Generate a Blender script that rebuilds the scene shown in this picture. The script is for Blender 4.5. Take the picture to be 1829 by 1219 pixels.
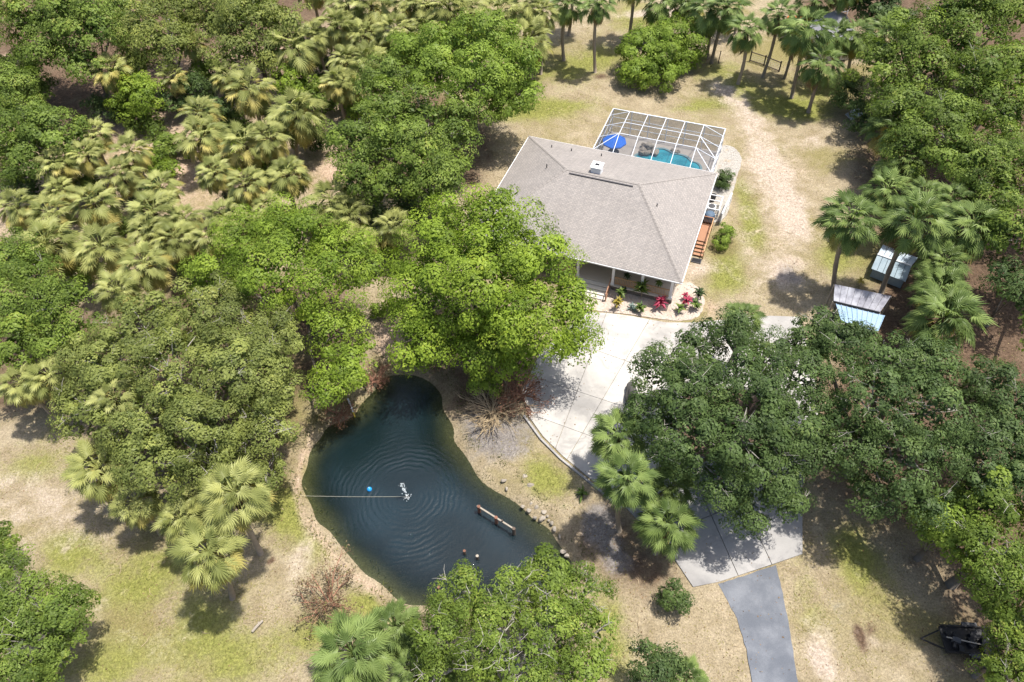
import bpy, bmesh, math, random
import numpy as np
from mathutils import Vector, Matrix, Euler
from mathutils.geometry import tessellate_polygon

for o in list(bpy.data.objects):
    bpy.data.objects.remove(o)
S = bpy.context.scene
COL = S.collection
R = math.radians

# ------------------------------------------------------------------ camera
PITCH, ROLL, FPX, CAMH = R(49.86), R(-2.51), 1337.0, 50.6
_f = np.array([0, math.cos(PITCH), -math.sin(PITCH)])
_u0 = np.array([0, math.sin(PITCH), math.cos(PITCH)])
_x0 = np.array([1.0, 0, 0])
_x = math.cos(ROLL) * _x0 + math.sin(ROLL) * _u0
_u = -math.sin(ROLL) * _x0 + math.cos(ROLL) * _u0
cam_d = bpy.data.cameras.new('camera')
cam = bpy.data.objects.new('camera', cam_d)
COL.objects.link(cam)
M = Matrix.Identity(4)
for i in range(3):
    M[i][0], M[i][1], M[i][2] = _x[i], _u[i], -_f[i]
M[0][3], M[1][3], M[2][3] = 0, 0, CAMH
cam.matrix_world = M
cam_d.sensor_fit = 'HORIZONTAL'
cam_d.sensor_width = 36
cam_d.lens = FPX / 1829 * 36
cam_d.clip_start = 0.5
cam_d.clip_end = 5000
S.camera = cam

# ------------------------------------------------------------------ sky, sun, exposure
SUNV = Vector((0.30, 0.05, 1.0)).normalized()
world = bpy.data.worlds.new('World')
S.world = world
world.use_nodes = True
wn = world.node_tree.nodes
wl = world.node_tree.links
sky = wn.new('ShaderNodeTexSky')
sky.sky_type = 'NISHITA'
sky.sun_disc = False
sky.sun_elevation = math.asin(SUNV.z)
sky.sun_rotation = math.atan2(SUNV.x, SUNV.y)
sky.air_density = 1.0
sky.dust_density = 3.0
wn['Background'].inputs['Strength'].default_value = 0.12
wl.new(sky.outputs[0], wn['Background'].inputs['Color'])
sun_d = bpy.data.lights.new('sun', 'SUN')
sun_d.energy = 4.2
sun_d.angle = R(0.9)
sun_d.color = (1.0, 0.95, 0.87)
sun = bpy.data.objects.new('sun', sun_d)
sun.rotation_euler = (-SUNV).to_track_quat('-Z', 'Y').to_euler()
sun.location = (0, 0, 80)
COL.objects.link(sun)
S.view_settings.view_transform = 'Standard'
S.view_settings.look = 'None'
S.view_settings.exposure = 0.68
S.cycles.max_bounces = 6
S.cycles.diffuse_bounces = 3
S.cycles.glossy_bounces = 2
S.cycles.transmission_bounces = 2
S.cycles.transparent_max_bounces = 8
S.view_settings.gamma = 1
S.view_settings.use_curve_mapping = False

# ------------------------------------------------------------------ helpers
def W(px, py, z=0.0):
    """real place of a point seen at photo pixel px,py and standing z metres high"""
    d = _f * FPX + _x * (px - 914.5) - _u * (py - 609.5)
    t = (z - CAMH) / d[2]
    return Vector((d[0] * t, d[1] * t, z))

def depth(p):
    return float((np.array(p) - np.array([0, 0, CAMH])) @ _f)

def tag(o, label=None, cat=None, group=None, kind=None):
    if label: o['label'] = label
    if cat: o['category'] = cat
    if group: o['group'] = group
    if kind: o['kind'] = kind
    return o

def empty(name, loc=(0, 0, 0), rz=0.0, label=None, cat=None, group=None):
    o = bpy.data.objects.new(name, None)
    o.empty_display_size = 0.3
    o.location = loc
    o.rotation_euler = (0, 0, rz)
    COL.objects.link(o)
    return tag(o, label, cat, group)

def link(name, me, parent=None, mat=None):
    o = bpy.data.objects.new(name, me)
    COL.objects.link(o)
    if parent is not None: o.parent = parent
    if mat is not None and not me.materials: me.materials.append(mat)
    return o

class MB:
    def __init__(s): s.v = []; s.f = []
    def add(s, vs, fs):
        b = len(s.v)
        s.v += [tuple(v) for v in vs]
        s.f += [tuple(b + i for i in f) for f in fs]
        return s
    def box(s, c, d, rz=0.0, rx=0.0, ry=0.0):
        m = Euler((rx, ry, rz)).to_matrix()
        vs = []
        for z in (-1, 1):
            for y in (-1, 1):
                for x in (-1, 1):
                    vs.append(Vector(c) + m @ Vector((x * d[0] / 2, y * d[1] / 2, z * d[2] / 2)))
        return s.add(vs, [(0, 2, 3, 1), (4, 5, 7, 6), (0, 1, 5, 4), (2, 6, 7, 3), (0, 4, 6, 2), (1, 3, 7, 5)])
    def beam(s, a, b, w, h=None):
        a = Vector(a); b = Vector(b); h = h or w
        d = (b - a).normalized()
        up = Vector((0, 0, 1)) if abs(d.z) < 0.95 else Vector((1, 0, 0))
        sd = d.cross(up).normalized(); u = sd.cross(d)
        vs = []
        for p in (a, b):
            for i, j in ((-1, -1), (1, -1), (1, 1), (-1, 1)):
                vs.append(p + sd * i * w / 2 + u * j * h / 2)
        return s.add(vs, [(0, 1, 2, 3), (7, 6, 5, 4), (0, 4, 5, 1), (1, 5, 6, 2), (2, 6, 7, 3), (3, 7, 4, 0)])
    def tube(s, pts, rad, n=6, cap=True):
        pts = [Vector(p) for p in pts]
        vs = []; fs = []
        ref = Vector((1, 0.13, 0.07)).normalized()
        for i, p in enumerate(pts):
            d = (pts[min(i + 1, len(pts) - 1)] - pts[max(i - 1, 0)]).normalized()
            a = d.cross(ref)
            if a.length < 0.05: a = d.cross(Vector((0, 1, 0)))
            a.normalize(); b = d.cross(a)
            r = rad[i] if hasattr(rad, '__len__') else rad
            for k in range(n):
                t = 2 * math.pi * k / n
                vs.append(p + (a * math.cos(t) + b * math.sin(t)) * r)
        for i in range(len(pts) - 1):
            for k in range(n):
                fs.append((i * n + k, i * n + (k + 1) % n, (i + 1) * n + (k + 1) % n, (i + 1) * n + k))
        if cap:
            fs.append(tuple(range(n))); fs.append(tuple(range((len(pts) - 1) * n, len(pts) * n))[::-1])
        return s.add(vs, fs)
    def prism(s, poly, z0, z1):
        poly = [(p[0], p[1]) for p in poly]
        a = sum(poly[i][0] * poly[(i + 1) % len(poly)][1] - poly[(i + 1) % len(poly)][0] * poly[i][1] for i in range(len(poly)))
        if a < 0: poly = poly[::-1]
        n = len(poly)
        tri = tessellate_polygon([[Vector((p[0], p[1], 0)) for p in poly]])
        vs = [(p[0], p[1], z0) for p in poly] + [(p[0], p[1], z1) for p in poly]
        fs = []
        for t in tri:
            x = [poly[i] for i in t]
            cr = (x[1][0] - x[0][0]) * (x[2][1] - x[0][1]) - (x[1][1] - x[0][1]) * (x[2][0] - x[0][0])
            t = tuple(t) if cr > 0 else tuple(t)[::-1]
            fs.append(tuple(n + i for i in t)); fs.append(t[::-1])
        for i in range(n):
            j = (i + 1) % n
            fs.append((i, j, n + j, n + i))
        return s.add(vs, fs)
    def lathe(s, c, prof, n=12):
        vs = []; fs = []
        for r, z in prof:
            for k in range(n):
                t = 2 * math.pi * k / n
                vs.append((c[0] + r * math.cos(t), c[1] + r * math.sin(t), c[2] + z))
        for i in range(len(prof) - 1):
            for k in range(n):
                fs.append((i * n + k, i * n + (k + 1) % n, (i + 1) * n + (k + 1) % n, (i + 1) * n + k))
        fs.append(tuple(range(n))[::-1]); fs.append(tuple(range((len(prof) - 1) * n, len(prof) * n)))
        return s.add(vs, fs)
    def rock(s, c, r, rng, n=2, sq=0.7):
        bm = bmesh.new()
        bmesh.ops.create_icosphere(bm, subdivisions=n, radius=1)
        ph = [rng.uniform(0, 6) for _ in range(6)]
        sc = (rng.uniform(.75, 1.25), rng.uniform(.75, 1.25), sq * rng.uniform(.8, 1.2))
        vs = []
        for v in bm.verts:
            k = 1 + .18 * math.sin(3 * v.co.x + ph[0]) + .16 * math.sin(3.7 * v.co.y + ph[1]) + .14 * math.sin(4.3 * v.co.z + ph[2]) + rng.uniform(-.06, .06)
            vs.append((c[0] + v.co.x * k * r * sc[0], c[1] + v.co.y * k * r * sc[1], c[2] + v.co.z * k * r * sc[2]))
        s.add(vs, [tuple(v.index for v in f.verts) for f in bm.faces])
        bm.free()
        return s
    def mesh(s, name, mat=None):
        me = bpy.data.meshes.new(name)
        me.from_pydata(s.v, [], s.f)
        if mat: me.materials.append(mat)
        me.update()
        return me
    def build(s, name, mat, parent=None, smooth=False):
        me = s.mesh(name, mat)
        if smooth:
            me.polygons.foreach_set('use_smooth', [True] * len(me.polygons))
        return link(name, me, parent)

def quads_mesh(name, co, tint=None, mat=None, nv=4):
    """co: (n*nv,3) array, nv verts per face, fast"""
    n = len(co) // nv
    me = bpy.data.meshes.new(name)
    me.vertices.add(len(co)); me.vertices.foreach_set('co', np.ascontiguousarray(co, np.float32).ravel())
    me.loops.add(n * nv); me.loops.foreach_set('vertex_index', np.arange(n * nv, dtype=np.int32))
    me.polygons.add(n); me.polygons.foreach_set('loop_start', np.arange(0, n * nv, nv, dtype=np.int32))
    if tint is not None:
        a = me.attributes.new('tint', 'FLOAT', 'FACE')
        a.data.foreach_set('value', np.ascontiguousarray(tint, np.float32))
    if mat: me.materials.append(mat)
    me.update(calc_edges=True)
    return me

# ------------------------------------------------------------------ materials
class NT:
    def __init__(s, name):
        s.m = bpy.data.materials.new(name); s.m.use_nodes = True
        s.t = s.m.node_tree; s.n = s.t.nodes; s.l = s.t.links
        s.b = s.n['Principled BSDF']; s.out = s.n['Material Output']
    def new(s, t, **kw):
        n = s.n.new(t)
        for k, v in kw.items(): setattr(n, k, v)
        return n
    def put(s, sock, v):
        if isinstance(v, bpy.types.NodeSocket): s.l.new(v, sock)
        else: sock.default_value = v
    def math(s, op, a, b=0.0, c=0.0, clamp=False):
        n = s.new('ShaderNodeMath', operation=op, use_clamp=clamp)
        s.put(n.inputs[0], a); s.put(n.inputs[1], b)
        if op in ('MULTIPLY_ADD',): s.put(n.inputs[2], c)
        return n.outputs[0]
    def mix(s, f, a, b, blend='MIX'):
        n = s.new('ShaderNodeMix', data_type='RGBA', blend_type=blend)
        s.put(n.inputs[0], f)
        for k, v in ((6, a), (7, b)):
            if isinstance(v, (tuple, list)): v = (*v[:3], 1.0)
            s.put(n.inputs[k], v)
        return n.outputs[2]
    def noise(s, scale, detail=4.0, rough=0.55, vec=None, dist=0.0):
        n = s.new('ShaderNodeTexNoise')
        n.inputs['Scale'].default_value = scale; n.inputs['Detail'].default_value = detail
        n.inputs['Roughness'].default_value = rough; n.inputs['Distortion'].default_value = dist
        if vec is not None: s.l.new(vec, n.inputs['Vector'])
        return n.outputs['Fac']
    def ramp(s, f, lo, hi):
        n = s.new('ShaderNodeMapRange', interpolation_type='SMOOTHSTEP')
        s.put(n.inputs[0], f); n.inputs[1].default_value = lo; n.inputs[2].default_value = hi
        return n.outputs[0]
    def pos(s):
        return s.new('ShaderNodeNewGeometry').outputs['Position']
    def objc(s):
        return s.new('ShaderNodeTexCoord').outputs['Object']
    def rand(s):
        return s.new('ShaderNodeObjectInfo').outputs['Random']
    def attr(s, name, out='Fac'):
        return s.new('ShaderNodeAttribute', attribute_name=name).outputs[out]
    def bump(s, h, strength=0.3, dist=0.05):
        n = s.new('ShaderNodeBump'); s.put(n.inputs['Height'], h)
        n.inputs['Strength'].default_value = strength; n.inputs['Distance'].default_value = dist
        s.l.new(n.outputs[0], s.b.inputs['Normal'])
    def base(s, c, rough=0.7, metal=0.0, spec=0.3):
        if isinstance(c, (tuple, list)): c = (*c[:3], 1.0)
        s.put(s.b.inputs['Base Color'], c)
        s.put(s.b.inputs['Roughness'], rough); s.b.inputs['Metallic'].default_value = metal
        s.b.inputs['Specular IOR Level'].default_value = spec
        return s

def simple(name, col, rough=0.7, metal=0.0, var=0.25, scale=3.0, spec=0.3, bump=0.0):
    m = NT(name)
    v = m.objc()
    n = m.noise(scale, 6, 0.65, v)
    r = m.rand()
    k = m.math('MULTIPLY_ADD', n, 2 * var, 1 - var)
    k = m.math('MULTIPLY', k, m.math('MULTIPLY_ADD', r, var * .8, 1 - var * .4))
    c = m.mix(1.0, col, k, 'MULTIPLY')
    m.base(c, rough, metal, spec)
    if bump: m.bump(m.noise(scale * 8, 5, 0.7, v), bump, 0.03)
    return m.m

def leafmat(name, dark, light, yellow=None, rough=0.5, trans=0.3, obj=False):
    m = NT(name)
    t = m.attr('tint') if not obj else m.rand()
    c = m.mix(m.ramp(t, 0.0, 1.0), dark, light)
    if yellow:
        c = m.mix(m.ramp(t, 0.86, 1.0), c, yellow)
    n = m.noise(0.35, 2, 0.5, m.pos())
    c = m.mix(1.0, c, m.math('MULTIPLY_ADD', n, 0.7, 0.65), 'MULTIPLY')
    if not obj: c = m.mix(m.rand(), c, m.mix(1.0, c, (1.06, 1.06, 0.92), 'MULTIPLY'))
    n5 = m.noise(0.55, 3, 0.6, m.pos())
    c = m.mix(m.math('MULTIPLY', m.ramp(n5, 0.45, 0.72), 0.45), c, m.mix(1.0, c, (1.10, 1.05, 0.85), 'MULTIPLY'))
    m.base(c, rough, 0, 0.18)
    tr = m.new('ShaderNodeBsdfTranslucent')
    c2 = m.mix(1.0, c, (1.0, 1.15, 0.45), 'MULTIPLY')
    m.l.new(c2, tr.inputs['Color'])
    mx = m.new('ShaderNodeMixShader'); mx.inputs[0].default_value = trans
    m.l.new(m.b.outputs[0], mx.inputs[1]); m.l.new(tr.outputs[0], mx.inputs[2])
    m.l.new(mx.outputs[0], m.out.inputs['Surface'])
    return m.m

MT = {}
MT['oak'] = leafmat('oak_leaf', (0.074, 0.115, 0.024), (0.200, 0.272, 0.055), (0.28, 0.31, 0.075))
MT['oak_dark'] = leafmat('dark_oak_leaf', (0.048, 0.080, 0.029), (0.120, 0.178, 0.060), (0.165, 0.21, 0.07))
MT['oak_olive'] = leafmat('olive_leaf', (0.108, 0.136, 0.040), (0.265, 0.300, 0.088), (0.32, 0.33, 0.10))
MT['vivid'] = leafmat('vivid_leaf', (0.100, 0.158, 0.018), (0.270, 0.365, 0.050), (0.33, 0.39, 0.06))
MT['lime'] = leafmat('lime_leaf', (0.125, 0.190, 0.028), (0.265, 0.360, 0.062), (0.33, 0.40, 0.085))
MT['frond'] = leafmat('frond_green', (0.170, 0.192, 0.058), (0.375, 0.390, 0.140), None, 0.45, 0.22, True)
MT['frond_y'] = leafmat('frond_yellow', (0.310, 0.275, 0.080), (0.490, 0.430, 0.150), None, 0.5, 0.22, True)
MT['frond_d'] = leafmat('frond_dead', (0.150, 0.105, 0.055), (0.270, 0.200, 0.110), None, 0.8, 0.1, True)
MT['frond_g'] = leafmat('frond_deep_green', (0.085, 0.130, 0.036), (0.215, 0.285, 0.090), None, 0.42, 0.22, True)
MT['bark'] = simple('oak_bark', (0.14, 0.12, 0.10), 0.9, 0, 0.4, 3)
MT['twig'] = simple('grey_twig', (0.33, 0.31, 0.27), 0.9, 0, 0.25, 3)
MT['palm_bark'] = simple('palm_bark', (0.27, 0.225, 0.175), 0.9, 0, 0.35, 5, bump=0.6)
MT['palm_boots'] = simple('palm_boot_bark', (0.12, 0.085, 0.06), 0.95, 0, 0.4, 5, bump=0.8)
MT['drytwig'] = simple('dry_twig', (0.44, 0.345, 0.22), 0.9, 0, 0.35, 2)
MT['redtwig'] = simple('red_brown_twig', (0.32, 0.17, 0.115), 0.9, 0, 0.35, 2)
MT['white'] = simple('white_paint', (0.78, 0.79, 0.80), 0.45, 0, 0.04)
MT['alu'] = simple('white_aluminium', (0.76, 0.80, 0.86), 0.35, 0, 0.04)
MT['wall'] = simple('house_wall_paint', (0.56, 0.54, 0.49), 0.8, 0, 0.06, 1)
MT['deckwood'] = simple('stained_wood', (0.36, 0.19, 0.115), 0.7, 0, 0.2, 3)
MT['railwood'] = simple('cedar_rail', (0.48, 0.30, 0.16), 0.6, 0, 0.2, 3)
MT['stone'] = simple('stacked_stone', (0.20, 0.17, 0.155), 0.9, 0, 0.5, 6, bump=0.6)
MT['rock'] = simple('limestone', (0.30, 0.265, 0.22), 0.9, 0, 0.4, 3, bump=0.5)
MT['darkrock'] = simple('dark_boulder', (0.10, 0.095, 0.09), 0.8, 0, 0.4, 3, bump=0.5)
MT['porch'] = simple('porch_floor_paint', (0.50, 0.44, 0.37), 0.7, 0, 0.08, 1)
MT['step'] = simple('step_concrete', (0.62, 0.58, 0.52), 0.8, 0, 0.1, 1)
MT['black'] = simple('black_paint', (0.018, 0.018, 0.02), 0.45, 0, 0.3)
MT['darkgrey'] = simple('dark_grey', (0.07, 0.07, 0.075), 0.6, 0, 0.3)
MT['glass'] = simple('window_glass', (0.03, 0.035, 0.04), 0.08, 0, 0.1, 1, 0.6)
MT['bluefab'] = simple('blue_canvas', (0.012, 0.16, 0.72), 0.7, 0, 0.1, 2)
MT['blueplas'] = simple('blue_plastic', (0.02, 0.28, 0.70), 0.35, 0, 0.05)
MT['tarp'] = simple('grey_blue_tarp', (0.10, 0.15, 0.22), 0.5, 0, 0.3, 3)
MT['weathered'] = simple('weathered_wood', (0.34, 0.30, 0.25), 0.9, 0, 0.3, 4)
MT['piling'] = simple('wet_piling_wood', (0.10, 0.075, 0.06), 0.8, 0, 0.4, 4)
MT['rust'] = simple('rusty_wood', (0.20, 0.10, 0.07), 0.9, 0, 0.4, 4)
MT['galv'] = simple('galvanised_steel', (0.46, 0.50, 0.56), 0.35, 0.35, 0.15, 2)
MT['fencewood'] = simple('dark_fence_wood', (0.07, 0.055, 0.05), 0.9, 0, 0.4, 4)
MT['terracotta'] = simple('terracotta', (0.50, 0.24, 0.14), 0.8, 0, 0.2, 3)
MT['soil'] = simple('mulch_soil', (0.13, 0.085, 0.06), 0.95, 0, 0.5, 2, bump=0.8)
MT['orange'] = simple('orange_plastic', (0.75, 0.16, 0.05), 0.6, 0, 0.15, 3)
MT['rope'] = simple('pale_rope', (0.55, 0.52, 0.42), 0.8, 0, 0.1)
MT['silver'] = simple('silver_pipe', (0.62, 0.64, 0.66), 0.4, 0, 0.1)
MT['yellowpaint'] = simple('yellow_tip', (0.55, 0.42, 0.05), 0.6, 0, 0.1)

def roofmat():
    m = NT('asphalt_shingle')
    uv = m.new('ShaderNodeTexCoord').outputs['UV']
    b = m.new('ShaderNodeTexBrick', offset=0.37, offset_frequency=2)
    m.l.new(uv, b.inputs['Vector'])
    b.inputs['Scale'].default_value = 1.0
    b.inputs['Color1'].default_value = (0.335, 0.305, 0.278, 1); b.inputs['Color2'].default_value = (0.255, 0.235, 0.220, 1)
    b.inputs['Mortar'].default_value = (0.20, 0.185, 0.178, 1)
    b.inputs['Mortar Size'].default_value = 0.022; b.inputs['Brick Width'].default_value = 0.33; b.inputs['Row Height'].default_value = 0.145
    b.inputs['Bias'].default_value = -0.1
    mp_ = m.new('ShaderNodeMapping'); m.l.new(uv, mp_.inputs[0]); mp_.inputs['Scale'].default_value = (1.6, 0.16, 1)
    st_ = m.noise(1.0, 5, 0.65, mp_.outputs[0])
    n1 = m.noise(0.35, 4, 0.6, m.pos()); n2 = m.noise(9, 5, 0.8, m.pos())
    c = m.mix(1.0, b.outputs['Color'], m.math('MULTIPLY_ADD', n1, 0.35, 0.83), 'MULTIPLY')
    c = m.mix(1.0, c, m.math('MULTIPLY_ADD', n2, 0.7, 0.65), 'MULTIPLY')
    c = m.mix(1.0, c, m.math('MULTIPLY_ADD', st_, 0.34, 0.83), 'MULTIPLY')
    m.base(c, 0.85, 0, 0.25)
    m.bump(m.math('ADD', b.outputs['Fac'], m.math('MULTIPLY', n2, -0.6)), -0.5, 0.03)
    return m.m
MT['roof'] = roofmat()

def concretemat(name, col, stain, green=False):
    m = NT(name)
    p = m.pos()
    big = m.noise(0.16, 5, 0.6, p, 0.4); mid = m.noise(0.9, 6, 0.65, p); fine = m.noise(14, 4, 0.7, p)
    c = m.mix(m.ramp(big, 0.40, 0.66), col, stain)
    tm_ = m.noise(0.45, 6, 0.7, p, 1.2)
    c = m.mix(m.math('MULTIPLY', m.ramp(tm_, 0.50, 0.66), 0.6), c, stain)
    c = m.mix(1.0, c, m.math('MULTIPLY_ADD', mid, 0.3, 0.85), 'MULTIPLY')
    c = m.mix(1.0, c, m.math('MULTIPLY_ADD', fine, 0.25, 0.87), 'MULTIPLY')
    c = m.mix(1.0, c, m.math('MULTIPLY_ADD', m.rand(), 0.16, 0.90), 'MULTIPLY')
    vo = m.new('ShaderNodeTexVoronoi', feature='DISTANCE_TO_EDGE')
    vv = m.new('ShaderNodeMapping'); m.l.new(p, vv.inputs[0]); vv.inputs['Scale'].default_value = (0.16, 0.19, 0)
    dd = m.new('ShaderNodeVectorMath', operation='ADD'); m.l.new(vv.outputs[0], dd.inputs[0])
    nz = m.new('ShaderNodeTexNoise'); nz.inputs['Scale'].default_value = 1.3; m.l.new(p, nz.inputs['Vector'])
    sc = m.new('ShaderNodeVectorMath', operation='SCALE'); m.l.new(nz.outputs['Color'], sc.inputs[0]); sc.inputs['Scale'].default_value = 0.12
    m.l.new(sc.outputs[0], dd.inputs[1]); m.l.new(dd.outputs[0], vo.inputs['Vector'])
    cr = m.math('MULTIPLY', m.ramp(vo.outputs['Distance'], 0.006, 0.002), m.ramp(big, 0.5, 0.6))
    c = m.mix(m.math('MULTIPLY', cr, 0.55), c, (0.16, 0.14, 0.12))
    m.base(c, 0.85, 0, 0.25)
    m.bump(fine, 0.15, 0.02)
    return m.m
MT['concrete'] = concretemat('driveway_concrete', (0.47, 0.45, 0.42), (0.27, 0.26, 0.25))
MT['concrete_shaded'] = concretemat('cloud_shaded_driveway_concrete', (0.35, 0.34, 0.33), (0.19, 0.187, 0.19))  # cloud shade over the lower drive painted into a darker grey, stains besides
MT['pooldeck'] = concretemat('pool_deck_concrete', (0.44, 0.40, 0.355), (0.38, 0.345, 0.31))

def asphaltmat():
    m = NT('weathered_asphalt'); p = m.pos()
    a = m.noise(0.5, 5, 0.6, p); b = m.noise(22, 4, 0.8, p)
    c = m.mix(m.ramp(a, 0.35, 0.75), (0.115, 0.126, 0.148), (0.195, 0.207, 0.23))
    c = m.mix(1.0, c, m.math('MULTIPLY_ADD', b, 0.9, 0.55), 'MULTIPLY')
    m.base(c, 0.9, 0, 0.2); m.bump(b, 0.4, 0.02)
    return m.m
MT['asphalt'] = asphaltmat()

def gravelmat(name, c1, c2, sc=9):
    m = NT(name); p = m.pos()
    v = m.new('ShaderNodeTexVoronoi'); v.inputs['Scale'].default_value = sc; m.l.new(p, v.inputs['Vector'])
    n = m.noise(0.8, 5, 0.6, p)
    c = m.mix(v.outputs['Color'], c1, c2)
    c = m.mix(m.ramp(n, 0.52, 0.72), c, (0.36, 0.28, 0.20))
    m.base(c, 0.9, 0, 0.2); m.bump(v.outputs['Distance'], 0.6, 0.05)
    return m.m
MT['gravel'] = gravelmat('pinkish_gravel', (0.38, 0.31, 0.26), (0.54, 0.46, 0.40))
MT['whitegravel'] = gravelmat('white_gravel', (0.28, 0.265, 0.24), (0.42, 0.40, 0.36))

def groundmat():
    m = NT('dry_lawn_ground'); p = m.pos()
    big = m.noise(0.09, 5, 0.6, p, 0.6); mid = m.noise(0.5, 6, 0.65, p, 0.3); fine = m.noise(3.2, 6, 0.75, p); grit = m.noise(16, 4, 0.8, p)
    sep = m.new('ShaderNodeSeparateColor'); m.l.new(m.attr('mask_a', 'Color'), sep.inputs[0])
    sep2 = m.new('ShaderNodeSeparateColor'); m.l.new(m.attr('mask_b', 'Color'), sep2.inputs[0])
    def br(sock, amp=1.3, lo=0.22, hi=0.95, n=None):
        k = m.math('ADD', sock, m.math('MULTIPLY', m.math('SUBTRACT', n or mid, 0.5), amp))
        k = m.math('ADD', k, m.math('MULTIPLY', m.math('SUBTRACT', fine, 0.5), 0.5))
        return m.ramp(k, lo, hi)
    dry = m.mix(m.ramp(mid, 0.3, 0.7), (0.262, 0.212, 0.134), (0.370, 0.308, 0.212))
    dry = m.mix(m.ramp(big, 0.46, 0.66), dry, (0.225, 0.195, 0.085))
    dry = m.mix(m.math('MULTIPLY', m.ramp(fine, 0.55, 0.75), 0.5), dry, (0.17, 0.165, 0.055))
    green = m.mix(m.ramp(fine, 0.3, 0.7), (0.160, 0.172, 0.042), (0.270, 0.268, 0.080))
    c = m.mix(br(sep.outputs[0]), dry, green)
    sand = m.mix(m.ramp(fine, 0.3, 0.7), (0.345, 0.275, 0.215), (0.50, 0.425, 0.35))
    c = m.mix(br(sep.outputs[1], 2.0, 0.15, 1.05), c, sand)
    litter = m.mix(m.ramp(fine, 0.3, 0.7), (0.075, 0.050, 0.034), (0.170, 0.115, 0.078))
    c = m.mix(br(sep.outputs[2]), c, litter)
    pink = m.mix(m.ramp(fine, 0.3, 0.7), (0.36, 0.255, 0.18), (0.50, 0.385, 0.29))
    c = m.mix(br(sep2.outputs[0]), c, pink)
    grey = m.mix(m.ramp(fine, 0.3, 0.7), (0.15, 0.135, 0.125), (0.27, 0.245, 0.225))
    c = m.mix(br(sep2.outputs[1]), c, grey)
    mud = m.mix(m.ramp(fine, 0.3, 0.7), (0.045, 0.045, 0.020), (0.115, 0.105, 0.050))
    c = m.mix(br(sep2.outputs[2], 0.5), c, mud)
    g2 = m.noise(7, 6, 0.85, p)
    c = m.mix(1.0, c, m.math('MULTIPLY_ADD', m.ramp(g2, 0.36, 0.64), 0.55, 0.70), 'MULTIPLY')
    c = m.mix(1.0, c, m.math('MULTIPLY_ADD', grit, 1.1, 0.47), 'MULTIPLY')
    m.base(c, 0.95, 0, 0.1)
    m.bump(m.math('ADD', m.math('MULTIPLY', grit, 0.6), fine), 0.8, 0.12)
    return m.m
MT['ground'] = groundmat()

FOUNT = W(727, 888, -0.55)
def watermat():
    m = NT('pond_water'); p = m.pos()
    sub = m.new('ShaderNodeVectorMath', operation='SUBTRACT'); m.l.new(p, sub.inputs[0]); sub.inputs[1].default_value = FOUNT
    ln = m.new('ShaderNodeVectorMath', operation='LENGTH'); m.l.new(sub.outputs[0], ln.inputs[0])
    d = m.math('ADD', ln.outputs['Value'], m.math('MULTIPLY', m.noise(0.6, 3, 0.6, p), 0.9))
    ring = m.math('SINE', m.math('MULTIPLY', d, 15.0))
    fade = m.math('MULTIPLY', m.ramp(ln.outputs['Value'], 0.3, 1.2), m.ramp(ln.outputs['Value'], 8.5, 3.0))
    fade = m.math('MULTIPLY', fade, m.ramp(m.noise(0.28, 3, 0.6, p), 0.38, 0.62))
    ch = m.noise(9.5, 4, 0.7, p); ch2 = m.noise(2.2, 3, 0.5, p)
    h = m.math('ADD', m.math('MULTIPLY', m.math('MULTIPLY', ring, fade), 0.26), m.math('ADD', m.math('MULTIPLY', ch, 0.55), m.math('MULTIPLY', ch2, 0.35)))
    n = m.noise(0.14, 3, 0.5, p)
    c = m.mix(m.ramp(n, 0.35, 0.7), (0.005, 0.012, 0.014), (0.010, 0.023, 0.030))
    m.base(c, 0.04, 0, 0.5)
    m.b.inputs['IOR'].default_value = 1.6
    m.bump(h, 0.55, 0.06)
    # shallow edge lets the muddy bottom show
    tr = m.new('ShaderNodeBsdfTransparent'); tr.inputs[0].default_value = (0.55, 0.62, 0.50, 1)
    mx = m.new('ShaderNodeMixShader')
    a = m.attr('shallow'); m.l.new(m.math('MULTIPLY', a, 0.75), mx.inputs[0])
    m.l.new(m.b.outputs[0], mx.inputs[1]); m.l.new(tr.outputs[0], mx.inputs[2])
    m.l.new(mx.outputs[0], m.out.inputs['Surface'])
    return m.m
MT['water'] = watermat()

def poolwater():
    m = NT('pool_water'); p = m.pos()
    n = m.noise(0.7, 3, 0.5, p)
    m.base(m.mix(m.ramp(n, 0.35, 0.65), (0.012, 0.22, 0.30), (0.03, 0.36, 0.46)), 0.06, 0, 0.5)
    m.bump(m.noise(3.5, 3, 0.5, p), 0.25, 0.04)
    return m.m
MT['pool'] = poolwater()

def screenmat():
    m = NT('insect_screen')
    m.base((0.055, 0.065, 0.085), 0.7, 0, 0.2)
    tr = m.new('ShaderNodeBsdfTransparent')
    mx = m.new('ShaderNodeMixShader'); mx.inputs[0].default_value = 0.34
    m.l.new(tr.outputs[0], mx.inputs[1]); m.l.new(m.b.outputs[0], mx.inputs[2])
    m.l.new(mx.outputs[0], m.out.inputs['Surface'])
    return m.m
MT['screen'] = screenmat()

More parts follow.
